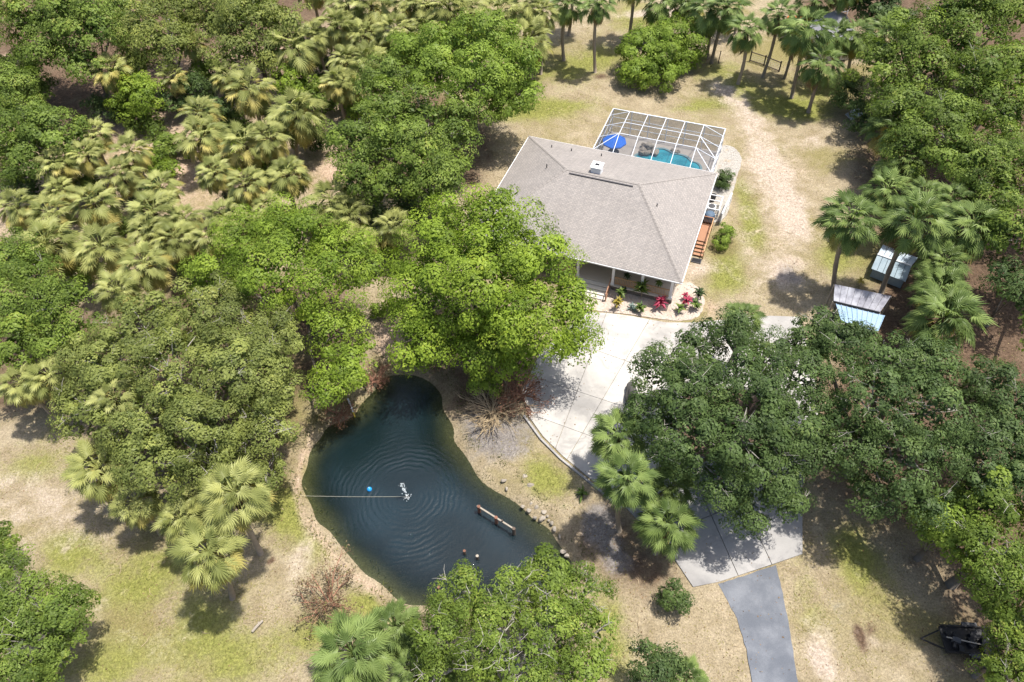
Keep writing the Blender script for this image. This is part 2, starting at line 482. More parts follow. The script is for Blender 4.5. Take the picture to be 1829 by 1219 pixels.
def metalroof(name, c1, c2, rough=0.35, metal=0.4):
    m = NT(name); v = m.objc()
    n = m.noise(0.9, 5, 0.65, v); f = m.noise(7, 4, 0.7, v)
    c = m.mix(m.ramp(n, 0.35, 0.68), c1, c2)
    c = m.mix(1.0, c, m.math('MULTIPLY_ADD', f, 0.4, 0.8), 'MULTIPLY')
    m.base(c, rough, metal, 0.4)
    return m.m
MT['oldpanel'] = metalroof('mildewed_panel', (0.34, 0.35, 0.40), (0.15, 0.15, 0.19), 0.6, 0.0)
MT['bluemetal'] = metalroof('pale_blue_metal', (0.22, 0.35, 0.50), (0.28, 0.40, 0.54), 0.6, 0.0)
MT['shedmetal'] = metalroof('grey_blue_metal', (0.19, 0.26, 0.31), (0.25, 0.32, 0.37), 0.6, 0.0)
MT['shedtop'] = metalroof('silver_blue_metal', (0.34, 0.41, 0.48), (0.46, 0.52, 0.58), 0.6, 0.0)

# ------------------------------------------------------------------ ground with the pond basin
def poly_sd(poly, X, Y):
    """signed distance, negative inside"""
    d = np.full(X.shape, 1e9); ins = np.zeros(X.shape, bool)
    n = len(poly)
    for i in range(n):
        ax, ay = poly[i]; bx, by = poly[(i + 1) % n]
        ex, ey = bx - ax, by - ay
        t = np.clip(((X - ax) * ex + (Y - ay) * ey) / (ex * ex + ey * ey), 0, 1)
        d = np.minimum(d, np.hypot(X - ax - t * ex, Y - ay - t * ey))
        c = ((ay > Y) != (by > Y)) & (X < (bx - ax) * (Y - ay) / (by - ay + 1e-12) + ax)
        ins ^= c
    return np.where(ins, -d, d)

def chaikin(p, k=2):
    for _ in range(k):
        q = []
        for i in range(len(p)):
            a = p[i]; b = p[(i + 1) % len(p)]
            q.append((a[0] * .75 + b[0] * .25, a[1] * .75 + b[1] * .25)); q.append((a[0] * .25 + b[0] * .75, a[1] * .25 + b[1] * .75))
        p = q
    return p

WZ = -0.55
POND = [(700, 664), (735, 668), (785, 688), (797, 735), (812, 790), (845, 838), (880, 868), (905, 890), (950, 922), (985, 955), (1008, 985), (1022, 1012), (1000, 1055), (930, 1080), (830, 1086), (765, 1086), (730, 1078), (690, 1055), (650, 1020), (610, 980), (575, 935), (546, 890), (540, 850), (556, 800), (592, 760), (640, 735), (668, 698)]
POND = chaikin([tuple(W(a, b, WZ)[:2]) for a, b in POND], 2)

def axis(lo, hi, step, far):
    a = [hi]; s = step
    while a[-1] < far: s *= 1.5; a.append(a[-1] + s)
    b = [lo]; s = step
    while b[-1] > -far: s *= 1.5; b.append(b[-1] - s)
    return np.array(b[::-1] + list(np.arange(lo + step, hi - step * .5, step)) + a)
gx = axis(-70, 66, 0.42, 900); gy = axis(8, 118, 0.42, 1000)
GX, GY = np.meshgrid(gx, gy)
rs = np.random.RandomState(3)
PSD = poly_sd(POND, GX, GY)
PSD = PSD + .18 * np.sin(GX * 1.7 + .6 * np.sin(GY * 1.1)) + .15 * np.sin(GY * 2.1 + GX * .8)
t = np.clip((PSD + 3.2) / 5.0, 0, 1)
GZ = -1.75 + 1.75 * (t * t * (3 - 2 * t)) ** 0.9
und = .06 * np.sin(GX * .31 + .5) * np.sin(GY * .27) + .03 * np.sin(GX * .9 + GY * .7)
inner = (GX > -68) & (GX < 64) & (GY > 9) & (GY < 116)
GZ = GZ + np.where(inner, und, 0) * np.clip((PSD - 2) / 3, 0, 1) - 0.06

def blob(px, py, rx, ry=None, amp=1.0, rot=0.0):
    """soft patch of ground cover; px,py = where it lies, rx,ry in metres"""
    c = W(px, py); ry = ry or rx
    dx = GX - c.x; dy = GY - c.y
    cs, sn = math.cos(rot), math.sin(rot)
    u = (dx * cs + dy * sn) / rx; v = (-dx * sn + dy * cs) / ry
    return amp * np.exp(-(u * u + v * v) * 0.9)
def region(pts, soft=1.0, amp=1.0):
    pl = [tuple(W(a, b)[:2]) for a, b in pts]
    return amp * np.clip(0.5 - poly_sd(pl, GX, GY) / (2 * soft), 0, 1)
def path(pts, w, amp=1.0):
    d = np.full(GX.shape, 1e9)
    pp = [W(a, b) for a, b in pts]
    for a, b in zip(pp[:-1], pp[1:]):
        ex, ey = b.x - a.x, b.y - a.y
        t = np.clip(((GX - a.x) * ex + (GY - a.y) * ey) / (ex * ex + ey * ey), 0, 1)
        d = np.minimum(d, np.hypot(GX - a.x - t * ex, GY - a.y - t * ey))
    return amp * np.exp(-(d / w) ** 2)
Z0 = np.zeros_like(GX)
green = Z0 + 0.05 + blob(330, 1110, 10, 5, .10) + blob(200, 1080, 8, 5, .08) + blob(760, 1110, 8, 3, .12)
for a in ((130, 1000, 3, 1.4), (125, 965, 2, 1), (300, 1000, 2.5, 1.2), (250, 1050, 3, 1.5), (520, 910, 2.2, 3.2), (560, 960, 1.5, 2.6), (510, 890, 1.8, 2), (650, 1060, 1.6, 1.2), (560, 1130, 2.2, 1.6), (965, 840, 1.8, 1.4), (990, 870, 1.6, 1.5), (60, 830, 3, 2),
          (1300, 460, 1.6, 4.0), (1285, 500, 2, 2), (1335, 360, 1.2, 5), (1345, 420, 1.2, 3), (1380, 185, 5, 2.6), (1440, 200, 4, 2.4), (1310, 160, 3, 2), (1010, 130, 5, 3), (940, 200, 4, 2.5), (1130, 30, 4, 5), (1080, 100, 5, 3), (1000, 190, 5, 2), (1250, 190, 4, 1.6), (1290, 130, 4, 3), (1520, 985, 1.5, 3, .8), (1565, 1020, 2.0, 4, .55), (1440, 1060, 1, 3, .5), (1470, 1130, 2, 3, .35), (1600, 480, 3, 3), (1490, 460, 2, 3), (1090, 1130, 1.5, 5), (700, 1090, 2, 1), (1480, 150, 4, 3), (360, 1110, 2, 2), (420, 1180, 3, 2), (200, 1190, 3, 2)):
    green += .72 * blob(*a)
sand = Z0 + 0.0
sand += path([(1285, 150), (1320, 190), (1345, 215), (1360, 260), (1375, 300)], 2.0, .85)
sand += path([(1375, 300), (1385, 350), (1380, 420), (1360, 470)], 3.6, .42)
for a in ((1415, 365, 1.3, 2.8, .8), (1420, 400, 1.3, 3.2, .75), (1410, 480, 1.6, 2.2, .5), (1400, 500, 1.2, 1.6, .4), (80, 920, 3, 2, .5), (20, 870, 3, 2, .5), (170, 960, 3, 1.2, .5), (530, 1000, 1.6, 2.4, .5), (540, 985, 1.2, 1.8, .3), (1480, 1140, .7, 2.2, .55), (1450, 1150, .6, 1.6, .5), (1560, 1150, 1.2, .8, .6), (1470, 1190, .8, 1.4, .7), (1225, 515, 1.4, 1.2, .8), (1250, 480, 1.4, 1.4, .8), (1450, 250, 2.5, 1.5, .5), (1390, 320, 2.5, 2.5, .3), (1150, 25, 5, 1.2, .6), (1210, 20, 6, 1.5, .6), (1405, 590, 1.5, 1, .6), (290, 1130, 4, 2, .3), (120, 1100, 3, 2, .2), (700, 1130, 3, 2, .2)):
    sand += blob(*a)
litter = Z0 + 0.0
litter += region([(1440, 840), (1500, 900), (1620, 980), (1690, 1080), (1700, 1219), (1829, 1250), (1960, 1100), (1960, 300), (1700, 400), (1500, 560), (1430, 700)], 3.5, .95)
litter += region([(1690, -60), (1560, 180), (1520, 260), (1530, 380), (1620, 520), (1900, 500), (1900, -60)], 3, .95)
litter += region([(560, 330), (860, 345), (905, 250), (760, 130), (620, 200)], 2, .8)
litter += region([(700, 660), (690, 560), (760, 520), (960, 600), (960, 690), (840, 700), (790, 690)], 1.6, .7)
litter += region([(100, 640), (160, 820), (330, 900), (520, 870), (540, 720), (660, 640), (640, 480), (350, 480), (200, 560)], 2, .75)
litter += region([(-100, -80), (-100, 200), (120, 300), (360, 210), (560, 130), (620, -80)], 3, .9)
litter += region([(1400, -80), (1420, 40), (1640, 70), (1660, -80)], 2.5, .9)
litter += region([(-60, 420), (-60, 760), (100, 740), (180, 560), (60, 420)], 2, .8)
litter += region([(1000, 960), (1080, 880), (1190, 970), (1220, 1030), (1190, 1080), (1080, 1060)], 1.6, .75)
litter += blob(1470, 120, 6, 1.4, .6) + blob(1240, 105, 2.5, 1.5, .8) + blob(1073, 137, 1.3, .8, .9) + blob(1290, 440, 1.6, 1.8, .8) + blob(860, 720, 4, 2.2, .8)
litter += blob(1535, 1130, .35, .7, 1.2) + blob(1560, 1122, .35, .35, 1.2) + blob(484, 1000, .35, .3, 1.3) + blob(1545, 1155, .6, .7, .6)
pink = region([(420, 470), (560, 330), (640, 240), (640, 60), (960, -60), (300, 100), (-60, 330), (-60, 430), (220, 520)], 4, .55)
pink += blob(310, 310, 3.5, 2.6, .7) + blob(600, 310, 2, 3, .7) + blob(20, 105, 4, 2, .8) + blob(690, 600, 1.2, 3, .9) + blob(580, 240, 2.5, 2, .8) + blob(270, 220, 3, 2, .5)
pink += path([(560, 760), (545, 800), (528, 850), (528, 890), (560, 945), (600, 995), (645, 1035), (690, 1068)], .42, .62)
pink += blob(1380, 440, 3, 6, .35) + blob(1420, 300, 4, 3, .35) + blob(860, 350, 2, 2, .6) + blob(1320, 1130, 2.5, 4, .3) + blob(330, 1000, 4, 3, .35) + blob(720, 610, 1.5, 3, .6) + blob(1000, 200, 4, 2, .3) + blob(1270, 550, 1, 1.2, .7)
grey = blob(870, 770, 2.0, 1.6, .9) + blob(900, 800, 2.0, 1.4, .8) + blob(850, 745, 1.5, 1.5, .6) + blob(1075, 940, 1.4, 1.6, .8) + blob(1100, 1000, 1.2, 1.5, .8) + blob(1060, 920, 1, 2, .6) + blob(1500, 1090, 1.5, 2, .3) + blob(1412, 490, 1.1, 1.5, .8) + blob(940, 760, 2, 1.5, .5)
mud = np.clip(1.0 - np.abs(PSD + .3) / 1.0, 0, 1) * .55 + np.clip(-(PSD + .5) / 1.2, 0, 1) * 1.0
left_bank = region([(500, 780), (520, 1000), (700, 1110), (760, 1090), (600, 980), (545, 880), (560, 790)], .8)
mud *= np.where(PSD > -.5, 1 - .85 * left_bank, 1)
green *= np.clip((PSD - .6) / 1.0, 0, 1)

nY, nX = GX.shape
me = bpy.data.meshes.new('ground')
me.vertices.add(nX * nY)
me.vertices.foreach_set('co', np.stack([GX, GY, GZ], -1).astype(np.float32).ravel())
idx = np.arange(nX * nY).reshape(nY, nX)
q = np.stack([idx[:-1, :-1], idx[:-1, 1:], idx[1:, 1:], idx[1:, :-1]], -1).reshape(-1, 4)
me.loops.add(q.size); me.loops.foreach_set('vertex_index', q.astype(np.int32).ravel())
me.polygons.add(len(q)); me.polygons.foreach_set('loop_start', np.arange(0, q.size, 4, dtype=np.int32))
me.polygons.foreach_set('use_smooth', np.ones(len(q), bool))
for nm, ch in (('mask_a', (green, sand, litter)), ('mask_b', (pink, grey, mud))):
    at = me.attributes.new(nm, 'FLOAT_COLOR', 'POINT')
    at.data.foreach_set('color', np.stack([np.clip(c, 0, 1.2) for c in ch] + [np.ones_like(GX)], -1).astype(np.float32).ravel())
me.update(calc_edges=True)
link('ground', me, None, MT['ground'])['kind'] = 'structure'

# pond water: one sheet at water level that ends under the banks
wx = np.arange(-22, 9.1, 0.35); wy = np.arange(15, 44, 0.35)
WX, WY = np.meshgrid(wx, wy)
wsd = poly_sd(POND, WX, WY)
keep = wsd < 1.3
wi = -np.ones(WX.shape, int); wi[keep] = np.arange(keep.sum())
fq = np.stack([wi[:-1, :-1], wi[:-1, 1:], wi[1:, 1:], wi[1:, :-1]], -1).reshape(-1, 4)
fq = fq[(fq >= 0).all(1)]
me = bpy.data.meshes.new('pond_water')
me.from_pydata(np.stack([WX[keep], WY[keep], np.full(keep.sum(), WZ)], -1).tolist(), [], fq.tolist())
a = me.attributes.new('shallow', 'FLOAT', 'POINT')
a.data.foreach_set('value', np.clip(1 + (wsd[keep] + 0.2) / 2.6, 0, 1).astype(np.float32))
link('pond_water', me, None, MT['water'])['kind'] = 'structure'

# ------------------------------------------------------------------ driveway of cast slabs
def clip(poly, a, b, side):
    """keep the part of poly on one side of line a-b"""
    out = []
    def s(p): return side * ((b[0] - a[0]) * (p[1] - a[1]) - (b[1] - a[1]) * (p[0] - a[0]))
    for i in range(len(poly)):
        p, q = poly[i], poly[(i + 1) % len(poly)]
        sp, sq = s(p), s(q)
        if sp >= 0: out.append(p)
        if (sp > 0 > sq) or (sp < 0 < sq):
            t = sp / (sp - sq); out.append((p[0] + (q[0] - p[0]) * t, p[1] + (q[1] - p[1]) * t))
    return out
def shift(a, b, d):
    dx, dy = b[0] - a[0], b[1] - a[1]; L = math.hypot(dx, dy)
    return (a[0] - dy / L * d, a[1] + dx / L * d), (b[0] - dy / L * d, b[1] + dx / L * d)
def area(p):
    return abs(sum(p[i][0] * p[(i + 1) % len(p)][1] - p[(i + 1) % len(p)][0] * p[i][1] for i in range(len(p)))) / 2 if len(p) > 2 else 0
def cut(polys, a, b, gap=0.035):
    out = []
    for p in polys:
        for sd in (1, -1):
            a2, b2 = shift(a, b, sd * gap / 2)
            c = clip(p, a2, b2, sd)
            if area(c) > 0.3: out.append(c)
    return out
def P2(a, b): return tuple(W(a, b)[:2])
upper = [P2(*q) for q in ((1045, 558), (1085, 560), (1130, 566), (1190, 577), (1243, 577), (1310, 570), (1376, 565), (1428, 567), (1450, 640), (1465, 760), (1320, 800), (1150, 850), (1112, 900), (1062, 862), (1005, 815), (970, 780), (945, 745), (933, 700), (965, 630))]
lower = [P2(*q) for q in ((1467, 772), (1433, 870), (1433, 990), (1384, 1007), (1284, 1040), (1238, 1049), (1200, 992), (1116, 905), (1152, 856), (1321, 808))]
up = [upper]
for l in (((1070, 595), (992, 802)), ((1152, 585), (1022, 806)), ((1232, 585), (1090, 846)), ((1310, 585), (1190, 830))):
    up = cut(up, P2(*l[0]), P2(*l[1]))
for l in (((965, 678), (1120, 729)), ((1080, 632), (1116, 645)), ((960, 745), (1110, 800))):
    up = cut(up, P2(*l[0]), P2(*l[1]))
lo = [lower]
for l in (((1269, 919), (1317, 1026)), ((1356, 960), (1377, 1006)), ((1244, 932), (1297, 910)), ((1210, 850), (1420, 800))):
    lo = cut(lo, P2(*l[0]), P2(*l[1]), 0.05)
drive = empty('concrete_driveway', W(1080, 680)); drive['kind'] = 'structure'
for lst, mat in ((up, 'concrete'), (lo, 'concrete_shaded')):
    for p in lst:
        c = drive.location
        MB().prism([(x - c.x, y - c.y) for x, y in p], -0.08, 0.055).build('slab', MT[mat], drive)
# kerb along the pond side
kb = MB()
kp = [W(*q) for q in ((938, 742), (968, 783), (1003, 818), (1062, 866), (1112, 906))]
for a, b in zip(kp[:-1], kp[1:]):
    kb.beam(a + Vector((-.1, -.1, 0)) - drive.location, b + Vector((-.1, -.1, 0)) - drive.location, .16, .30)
kb.build('kerb', MT['concrete_shaded'], drive)
# asphalt lane that meets the slabs
al = [tuple(W(*q)[:2]) for q in ((1283, 1044), (1300, 1075), (1316, 1105), (1333, 1160), (1344, 1219), (1352, 1290), (1370, 1460), (1468, 1440), (1440, 1290), (1425, 1219), (1410, 1120), (1398, 1060), (1386, 1010))]
def ragged(pl, amp, step=.35, seed=1):
    r_ = random.Random(seed); out = []
    for i in range(len(pl)):
        a, b = Vector((pl[i][0], pl[i][1])), Vector((pl[(i + 1) % len(pl)][0], pl[(i + 1) % len(pl)][1]))
        k = max(1, int((b - a).length / step))
        for j in range(k): 
            p = a.lerp(b, j / k); out.append((p.x + r_.uniform(-amp, amp), p.y + r_.uniform(-amp, amp)))
    return out
MB().prism(ragged(al, .03), -0.1, 0.03).build('asphalt_lane', MT['asphalt'])['kind'] = 'structure'
# planted island under the drive oak
isl = W(1300, 760)
ip = [(isl.x + math.cos(k / 20 * 6.283) * (4.6 + .5 * math.sin(k * 2.1)), isl.y + math.sin(k / 20 * 6.283) * (3.6 + .4 * math.cos(k * 1.7))) for k in range(20)]
MB().prism(ip, -0.05, 0.13).build('tree_island_soil', MT['soil'])['kind'] = 'structure'

# ------------------------------------------------------------------ gravel beds
def bed(name, pts, mat, z=0.02):
    pl = chaikin([tuple(W(a, b)[:2]) for a, b in pts], 3)
    r_ = random.Random(6); pl = [(x + r_.uniform(-.05, .05), y + r_.uniform(-.05, .05)) for x, y in pl]
    MB().prism(pl, -0.12, z).build(name, MT[mat])['kind'] = 'structure'
    return pl
bed1 = bed('front_gravel_bed', ((1030, 545), (1060, 556), (1130, 562), (1190, 573), (1243, 573), (1262, 545), (1250, 515), (1225, 500), (1200, 520), (1100, 500), (1040, 500)), 'gravel')
bed2 = bed('side_gravel_bed', ((1275, 268), (1296, 258), (1316, 266), (1327, 286), (1316, 316), (1308, 350), (1299, 386), (1283, 398), (1255, 398), (1262, 340)), 'whitegravel')

def in_poly(pl, x, y):
    r = False
    for i in range(len(pl)):
        a, b = pl[i], pl[(i + 1) % len(pl)]
        if (a[1] > y) != (b[1] > y) and x < (b[0] - a[0]) * (y - a[1]) / (b[1] - a[1]) + a[0]: r = not r
    return r

# ------------------------------------------------------------------ house
HX, HY, EZ, RZ = 10.02, 8.16, 3.40, 6.45
house = empty('house', (8.93, 57.0, 0), R(-22.6), 'low house with tan-grey shingled hip roof, white fascia and front porch', 'house')
HM = Matrix.Translation((8.93, 57.0, 0)) @ Matrix.Rotation(R(-22.6), 4, 'Z')
def HL(x, y, z=0): return HM @ Vector((x, y, z))
A_, B_, C_, D_ = Vector((-HX, HY, EZ)), Vector((HX, HY, EZ)), Vector((HX, -HY, EZ)), Vector((-HX, -HY, EZ))
RL, RR = Vector((-3.3, .1, RZ)), Vector((3.75, .1, RZ))
def slope(name, pts):
    me = bpy.data.meshes.new(name)
    n = (pts[1] - pts[0]).cross(pts[-1] - pts[0]).normalized()
    if n.z < 0: pts = pts[::-1]; n = -n
    k = len(pts); th = n * 0.09
    vs = list(pts) + [p - th for p in pts]
    fs = [tuple(range(k)), tuple(range(k, 2 * k))[::-1]] + [(i, k + i, k + (i + 1) % k, (i + 1) % k) for i in range(k)]
    me.from_pydata([tuple(v) for v in vs], [], fs)
    # courses run along the eave
    e = Vector((n.y, -n.x, 0)).normalized(); g = n.cross(e)
    uv = me.uv_layers.new(name='UVMap')
    for l in me.loops:
        v = me.vertices[l.vertex_index].co
        uv.data[l.index].uv = (v.dot(e), v.dot(g))
    return link(name, me, house, MT['roof'])
slope('roof_slope', [D_, C_, RR, RL])
slope('roof_slope', [B_, A_, RL, RR])
slope('roof_slope', [A_, D_, RL])
slope('roof_slope', [C_, B_, RR])
def cap(a, b, w=.28):
    m = MB(); d = (b - a).normalized(); sd = d.cross(Vector((0, 0, 1))).normalized()
    n = max(3, int((b - a).length / .45))
    for i in range(n):
        p = a.lerp(b, i / n); q = a.lerp(b, (i + .93) / n)
        m.add([p + sd * w / 2 + Vector((0, 0, -.02)), p + Vector((0, 0, .05)), p - sd * w / 2 + Vector((0, 0, -.02)), q + sd * w / 2 + Vector((0, 0, -.02)), q + Vector((0, 0, .05)), q - sd * w / 2 + Vector((0, 0, -.02))],
              [(0, 1, 4, 3), (1, 2, 5, 4), (0, 3, 5, 2), (0, 2, 1), (3, 4, 5)])
    return m
MT['capmat'] = simple('hip_cap_shingle', (0.29, 0.265, 0.245), 0.9, 0, 0.2, 4)
MT['ridgeshadow'] = simple('ridge_shadow_dark', (0.10, 0.095, 0.10), 0.8, 0, 0.2, 4)
for a, b in ((A_, RL), (B_, RR), (C_, RR), (D_, RL)):
    cap(a + Vector((0, 0, .01)), b + Vector((0, 0, .01))).build('hip_cap', MT['capmat'], house)
cap(RL + Vector((0, 0, .01)), RR + Vector((0, 0, .01))).build('ridge_cap', MT['capmat'], house)
MB().beam((-2.9, -.30, RZ - .10), (3.3, -.30, RZ - .10), .12, .10).build('ridge_shadow_strip', MT['ridgeshadow'], house)  # dark strip added to draw the shadow line of the roof step
# gutters and fascia
for a, b in ((A_, B_), (B_, C_), (C_, D_), (D_, A_)):
    d = (b - a).normalized(); o_ = Vector((d.y, -d.x, 0)) * -1
    off = o_ * .05 + Vector((0, 0, -.10))
    MB().beam(a + off - d * .02, b + off + d * .02, .06, .12).build('gutter', MT['white'], house)
MB().box((0, 0, EZ - .22), (2 * HX - .1, 2 * HY - .1, .04)).build('soffit', MT['white'], house)
# walls: body set back 2.1 m behind the porch front
wl_ = MB()
wy0, wy1, wx0, wx1 = -5.4, 7.4, -9.3, 9.3
wl_.box((0, wy0, 1.6), (18.6, .2, 3.2)).box((0, wy1, 1.6), (18.6, .2, 3.2))
wl_.box((wx0, (wy0 + wy1) / 2, 1.6), (.2, wy1 - wy0 - .2, 3.2)).box((wx1, (wy0 + wy1) / 2, 1.6), (.2, wy1 - wy0 - .2, 3.2))
wl_.build('wall', MT['wall'], house)
for x, w, z0, z1 in ((-6.5, 1.6, 1.3, 2.8), (-2.5, 1.6, 1.3, 2.8), (5.6, 1.5, 1.3, 2.8), (8.2, 1.0, 1.3, 2.8)):
    wn_ = MB().box((x, wy0 - .12, (z0 + z1) / 2), (w + .2, .06, z1 - z0 + .2)).build('window', MT['white'], house)
    for k in (-1, 1):
        MB().box((x + k * w / 4, wy0 - .155, (z0 + z1) / 2), (w / 2 - .06, .02, z1 - z0 - .05)).build('pane', MT['glass'], wn_)
dr = MB().box((1.9, wy0 - .12, 1.75), (1.9, .07, 2.1)).build('door', MT['darkgrey'], house)
MB().box((2.15, wy0 - .19, 1.65), (.05, .06, .16)).build('handle', MT['silver'], dr)
for y in (-3, 1, 5):
    sw = MB().box((wx1 + .12, y, 2.0), (.06, 1.5, 1.4)).build('window', MT['white'], house)
    MB().box((wx1 + .155, y, 2.0), (.02, 1.3, 1.2)).build('pane', MT['glass'], sw)
# porch floor, stone skirt, columns, rails, steps
MB().box((0, -6.6, .60), (18.8, 2.2, .16)).build('porch_floor', MT['porch'], house)
rng = random.Random(5)
sk = empty('stone_skirt'); sk.parent = house
MB().box((6.6, -7.56, .26), (5.7, .1, .52)).build('skirt_backing', MT['darkgrey'], sk)
x = 3.78
while x < 9.4:
    w = rng.uniform(.28, .5)
    for z, h in ((.10, .2), (.33, .22)):
        MB().box((x + w / 2 + rng.uniform(-.03, .03), -7.66 + rng.uniform(-.03, .02), z), (w - .03, .14, h), rng.uniform(-.05, .05)).build('stone', MT['stone'], sk)
    x += w
MB().box((6.55, -7.64, .60), (5.75, .32, .10)).build('skirt_cap', MT['step'], house)
for x in (-9.3, -6.3, -3.0, .45, 3.83, 6.53, 9.22):
    cl = MB().box((x, -7.6, 1.95), (.22, .22, 2.60)).build('column', MT['white'], house)
    MB().box((x, -7.6, .72), (.32, .32, .14)).build('column_base', MT['white'], cl)
    MB().box((x, -7.6, 3.14), (.32, .32, .10)).build('column_capital', MT['white'], cl)
MB().box((0, -7.6, 3.12), (18.8, .2, .14)).build('porch_beam', MT['white'], house)
def railing(x0, x1, y, z0):
    r = MB().box(((x0 + x1) / 2, y, z0 + .92), (x1 - x0, .10, .06)).build('railing', MT['railwood'], house)
    MB().box(((x0 + x1) / 2, y, z0 + .14), (x1 - x0, .06, .06)).build('bottom_rail', MT['railwood'], r)
    n = int((x1 - x0) / .15)
    for i in range(1, n):
        MB().box((x0 + (x1 - x0) * i / n, y, z0 + .53), (.05, .05, .74)).build('baluster', MT['railwood'], r)
railing(3.95, 6.41, -7.6, .68); railing(6.65, 9.1, -7.6, .68); railing(-6.2, -3.12, -7.6, .68); railing(-2.88, .33, -7.6, .68)
for i in range(4):
    MB().box((2.05, -7.88 - i * .42, .52 - i * .14), (3.1, .44, .08)).build('step', MT['step'], house)
    MB().box((2.05, -7.70 - i * .42, .42 - i * .14), (3.06, .03, .14)).build('step_riser', MT['porch'], house)
for x in (3.68, .42):
    hr = MB().beam((x, -7.8, 1.5), (x, -9.4, .95), .09, .07).build('step_handrail', MT['deckwood'], house)
    MB().beam((x, -9.35, .0), (x, -9.35, 1.02), .1).build('newel_post', MT['deckwood'], hr)
    MB().beam((x, -7.85, .6), (x, -9.35, .12), .06, .22).build('stringer', MT['deckwood'], hr)
# chimney and vents
ch = MB().box((-.55, .95, 6.25), (.95, .95, 1.3)).build('chimney', MT['white'], house)
MB().box((-.55, .95, 6.93), (1.08, 1.08, .10)).build('chimney_cap', MT['white'], ch)
MB().box((-.55, 1.0, 7.0), (.40, .26, .06)).build('flue_opening', MT['black'], ch)
for x, y in ((-6.7, 5.8), (-4.6, 5.9), (-1.5, 6.2), (-5.6, 1.0), (5.9, -1.2)):
    if abs(y) / HY > abs(x) / HX or y > 2: z = EZ + (HY - abs(y)) / HY * (RZ - EZ)
    else: z = EZ + (HX - abs(x)) / 6.3 * (RZ - EZ)
    MB().tube([(x, y, z - .1), (x, y, z + .3)], .055, 8).build('vent_pipe', MT['darkgrey'], house)
# side landing and stairs
MB().box((10.45, 2.0, .76), (1.0, 2.6, .06)).build('side_landing', MT['deckwood'], house)
for i in range(4):
    MB().box((10.45, .52 - i * .36, .62 - i * .16), (.95, .30, .05)).build('side_step', MT['deckwood'], house)
for x in (10.95,):
    sr = MB().beam((x, 3.3, 1.7), (x, .7, 1.7), .08, .06).build('side_railing', MT['railwood'], house)
    MB().beam((x, .7, 1.68), (x, -.9, 1.0), .08, .06).build('stair_rail', MT['railwood'], sr)
    for y, z0, z1 in ((3.3, 0, 1.7), (2.0, 0, 1.7), (.7, 0, 1.7), (-.85, 0, 1.02)):
        MB().box((x, y, (z0 + z1) / 2), (.09, .09, z1 - z0)).build('rail_post', MT['railwood'], sr)
    for k in range(14):
        MB().box((x, .85 + k * .18, 1.25), (.04, .04, .85)).build('baluster', MT['railwood'], sr)
er = MB().beam((9.98, 3.3, 1.7), (10.95, 3.3, 1.7), .08, .06).build('end_railing', MT['deckwood'], house)
for k in range(6): MB().box((10.1 + k * .15, 3.3, 1.24), (.04, .04, .88)).build('baluster', MT['deckwood'], er)

def hthing(name, x, y, z, label, cat, group=None, rz=0.0):
    return empty(name, HL(x, y, z), R(-22.6) + rz, label, cat, group)

# ------------------------------------------------------------------ pool, deck and screen cage behind the house
pool_poly = [(0.9, 12.3), (0.75, 12.9), (1.0, 13.35), (1.6, 13.75), (2.15, 13.85), (2.35, 14.4), (2.75, 14.9), (3.3, 15.1), (3.9, 14.95), (4.5, 14.55), (5.2, 14.62), (6.0, 14.5), (6.5, 14.0), (6.75, 13.75), (7.2, 13.8), (7.65, 13.5), (7.95, 12.9), (7.9, 12.2), (7.2, 11.4), (5.6, 10.9), (3.6, 11.0), (1.8, 11.5)]
pool_poly = chaikin(pool_poly, 2)
outer = [(-3.15, 7.6), (9.6, 7.6), (9.6, 16.5), (-3.15, 16.5)]
tri = tessellate_polygon([[Vector((*p, 0)) for p in outer], [Vector((*p, 0)) for p in pool_poly]])
allp = outer + pool_poly
dm = MB(); dm.add([(p[0], p[1], .10) for p in allp], [tuple(t) for t in tri])
n0 = len(pool_poly)
dm.add([(p[0], p[1], .10) for p in pool_poly] + [(p[0], p[1], -.2) for p in pool_poly], [(i, (i + 1) % n0, n0 + (i + 1) % n0, n0 + i) for i in range(n0)])
dm.add([(p[0], p[1], .10) for p in outer] + [(p[0], p[1], -.3) for p in outer], [(i, (i + 1) % 4, 4 + (i + 1) % 4, 4 + i) for i in range(4)])
pd = dm.build('pool_deck', MT['pooldeck']); pd.matrix_world = HM; pd['kind'] = 'structure'
pool = hthing('swimming_pool', 0, 0, 0, 'freeform turquoise swimming pool under the white screen cage', 'pool')
pm = MB(); pm.add([(p[0], p[1], .02) for p in pool_poly], [tuple(t) for t in tessellate_polygon([[Vector((*p, 0)) for p in pool_poly]])])
pm.build('water', MT['pool'], pool)
cp = MB()
cc = Vector((4.2, 12.9, 0))
for i in range(n0):
    a = pool_poly[i]; b = pool_poly[(i + 1) % n0]
    def outp(p, d):
        v = Vector((p[0], p[1], 0)) - cc; return (p[0] + v.x / v.length * d, p[1] + v.y / v.length * d)
    a2, b2 = outp(a, .22), outp(b, .22); a1, b1 = outp(a, -.03), outp(b, -.03)
    cp.add([(*a1, .115), (*b1, .115), (*b2, .115), (*a2, .115), (*a1, .0), (*b1, .0)], [(0, 1, 2, 3), (0, 4, 5, 1)])
MT['coping'] = simple('pool_coping_tile', (0.16, 0.27, 0.30), 0.5, 0, 0.2, 4)
cp.build('coping', MT['coping'], pool)

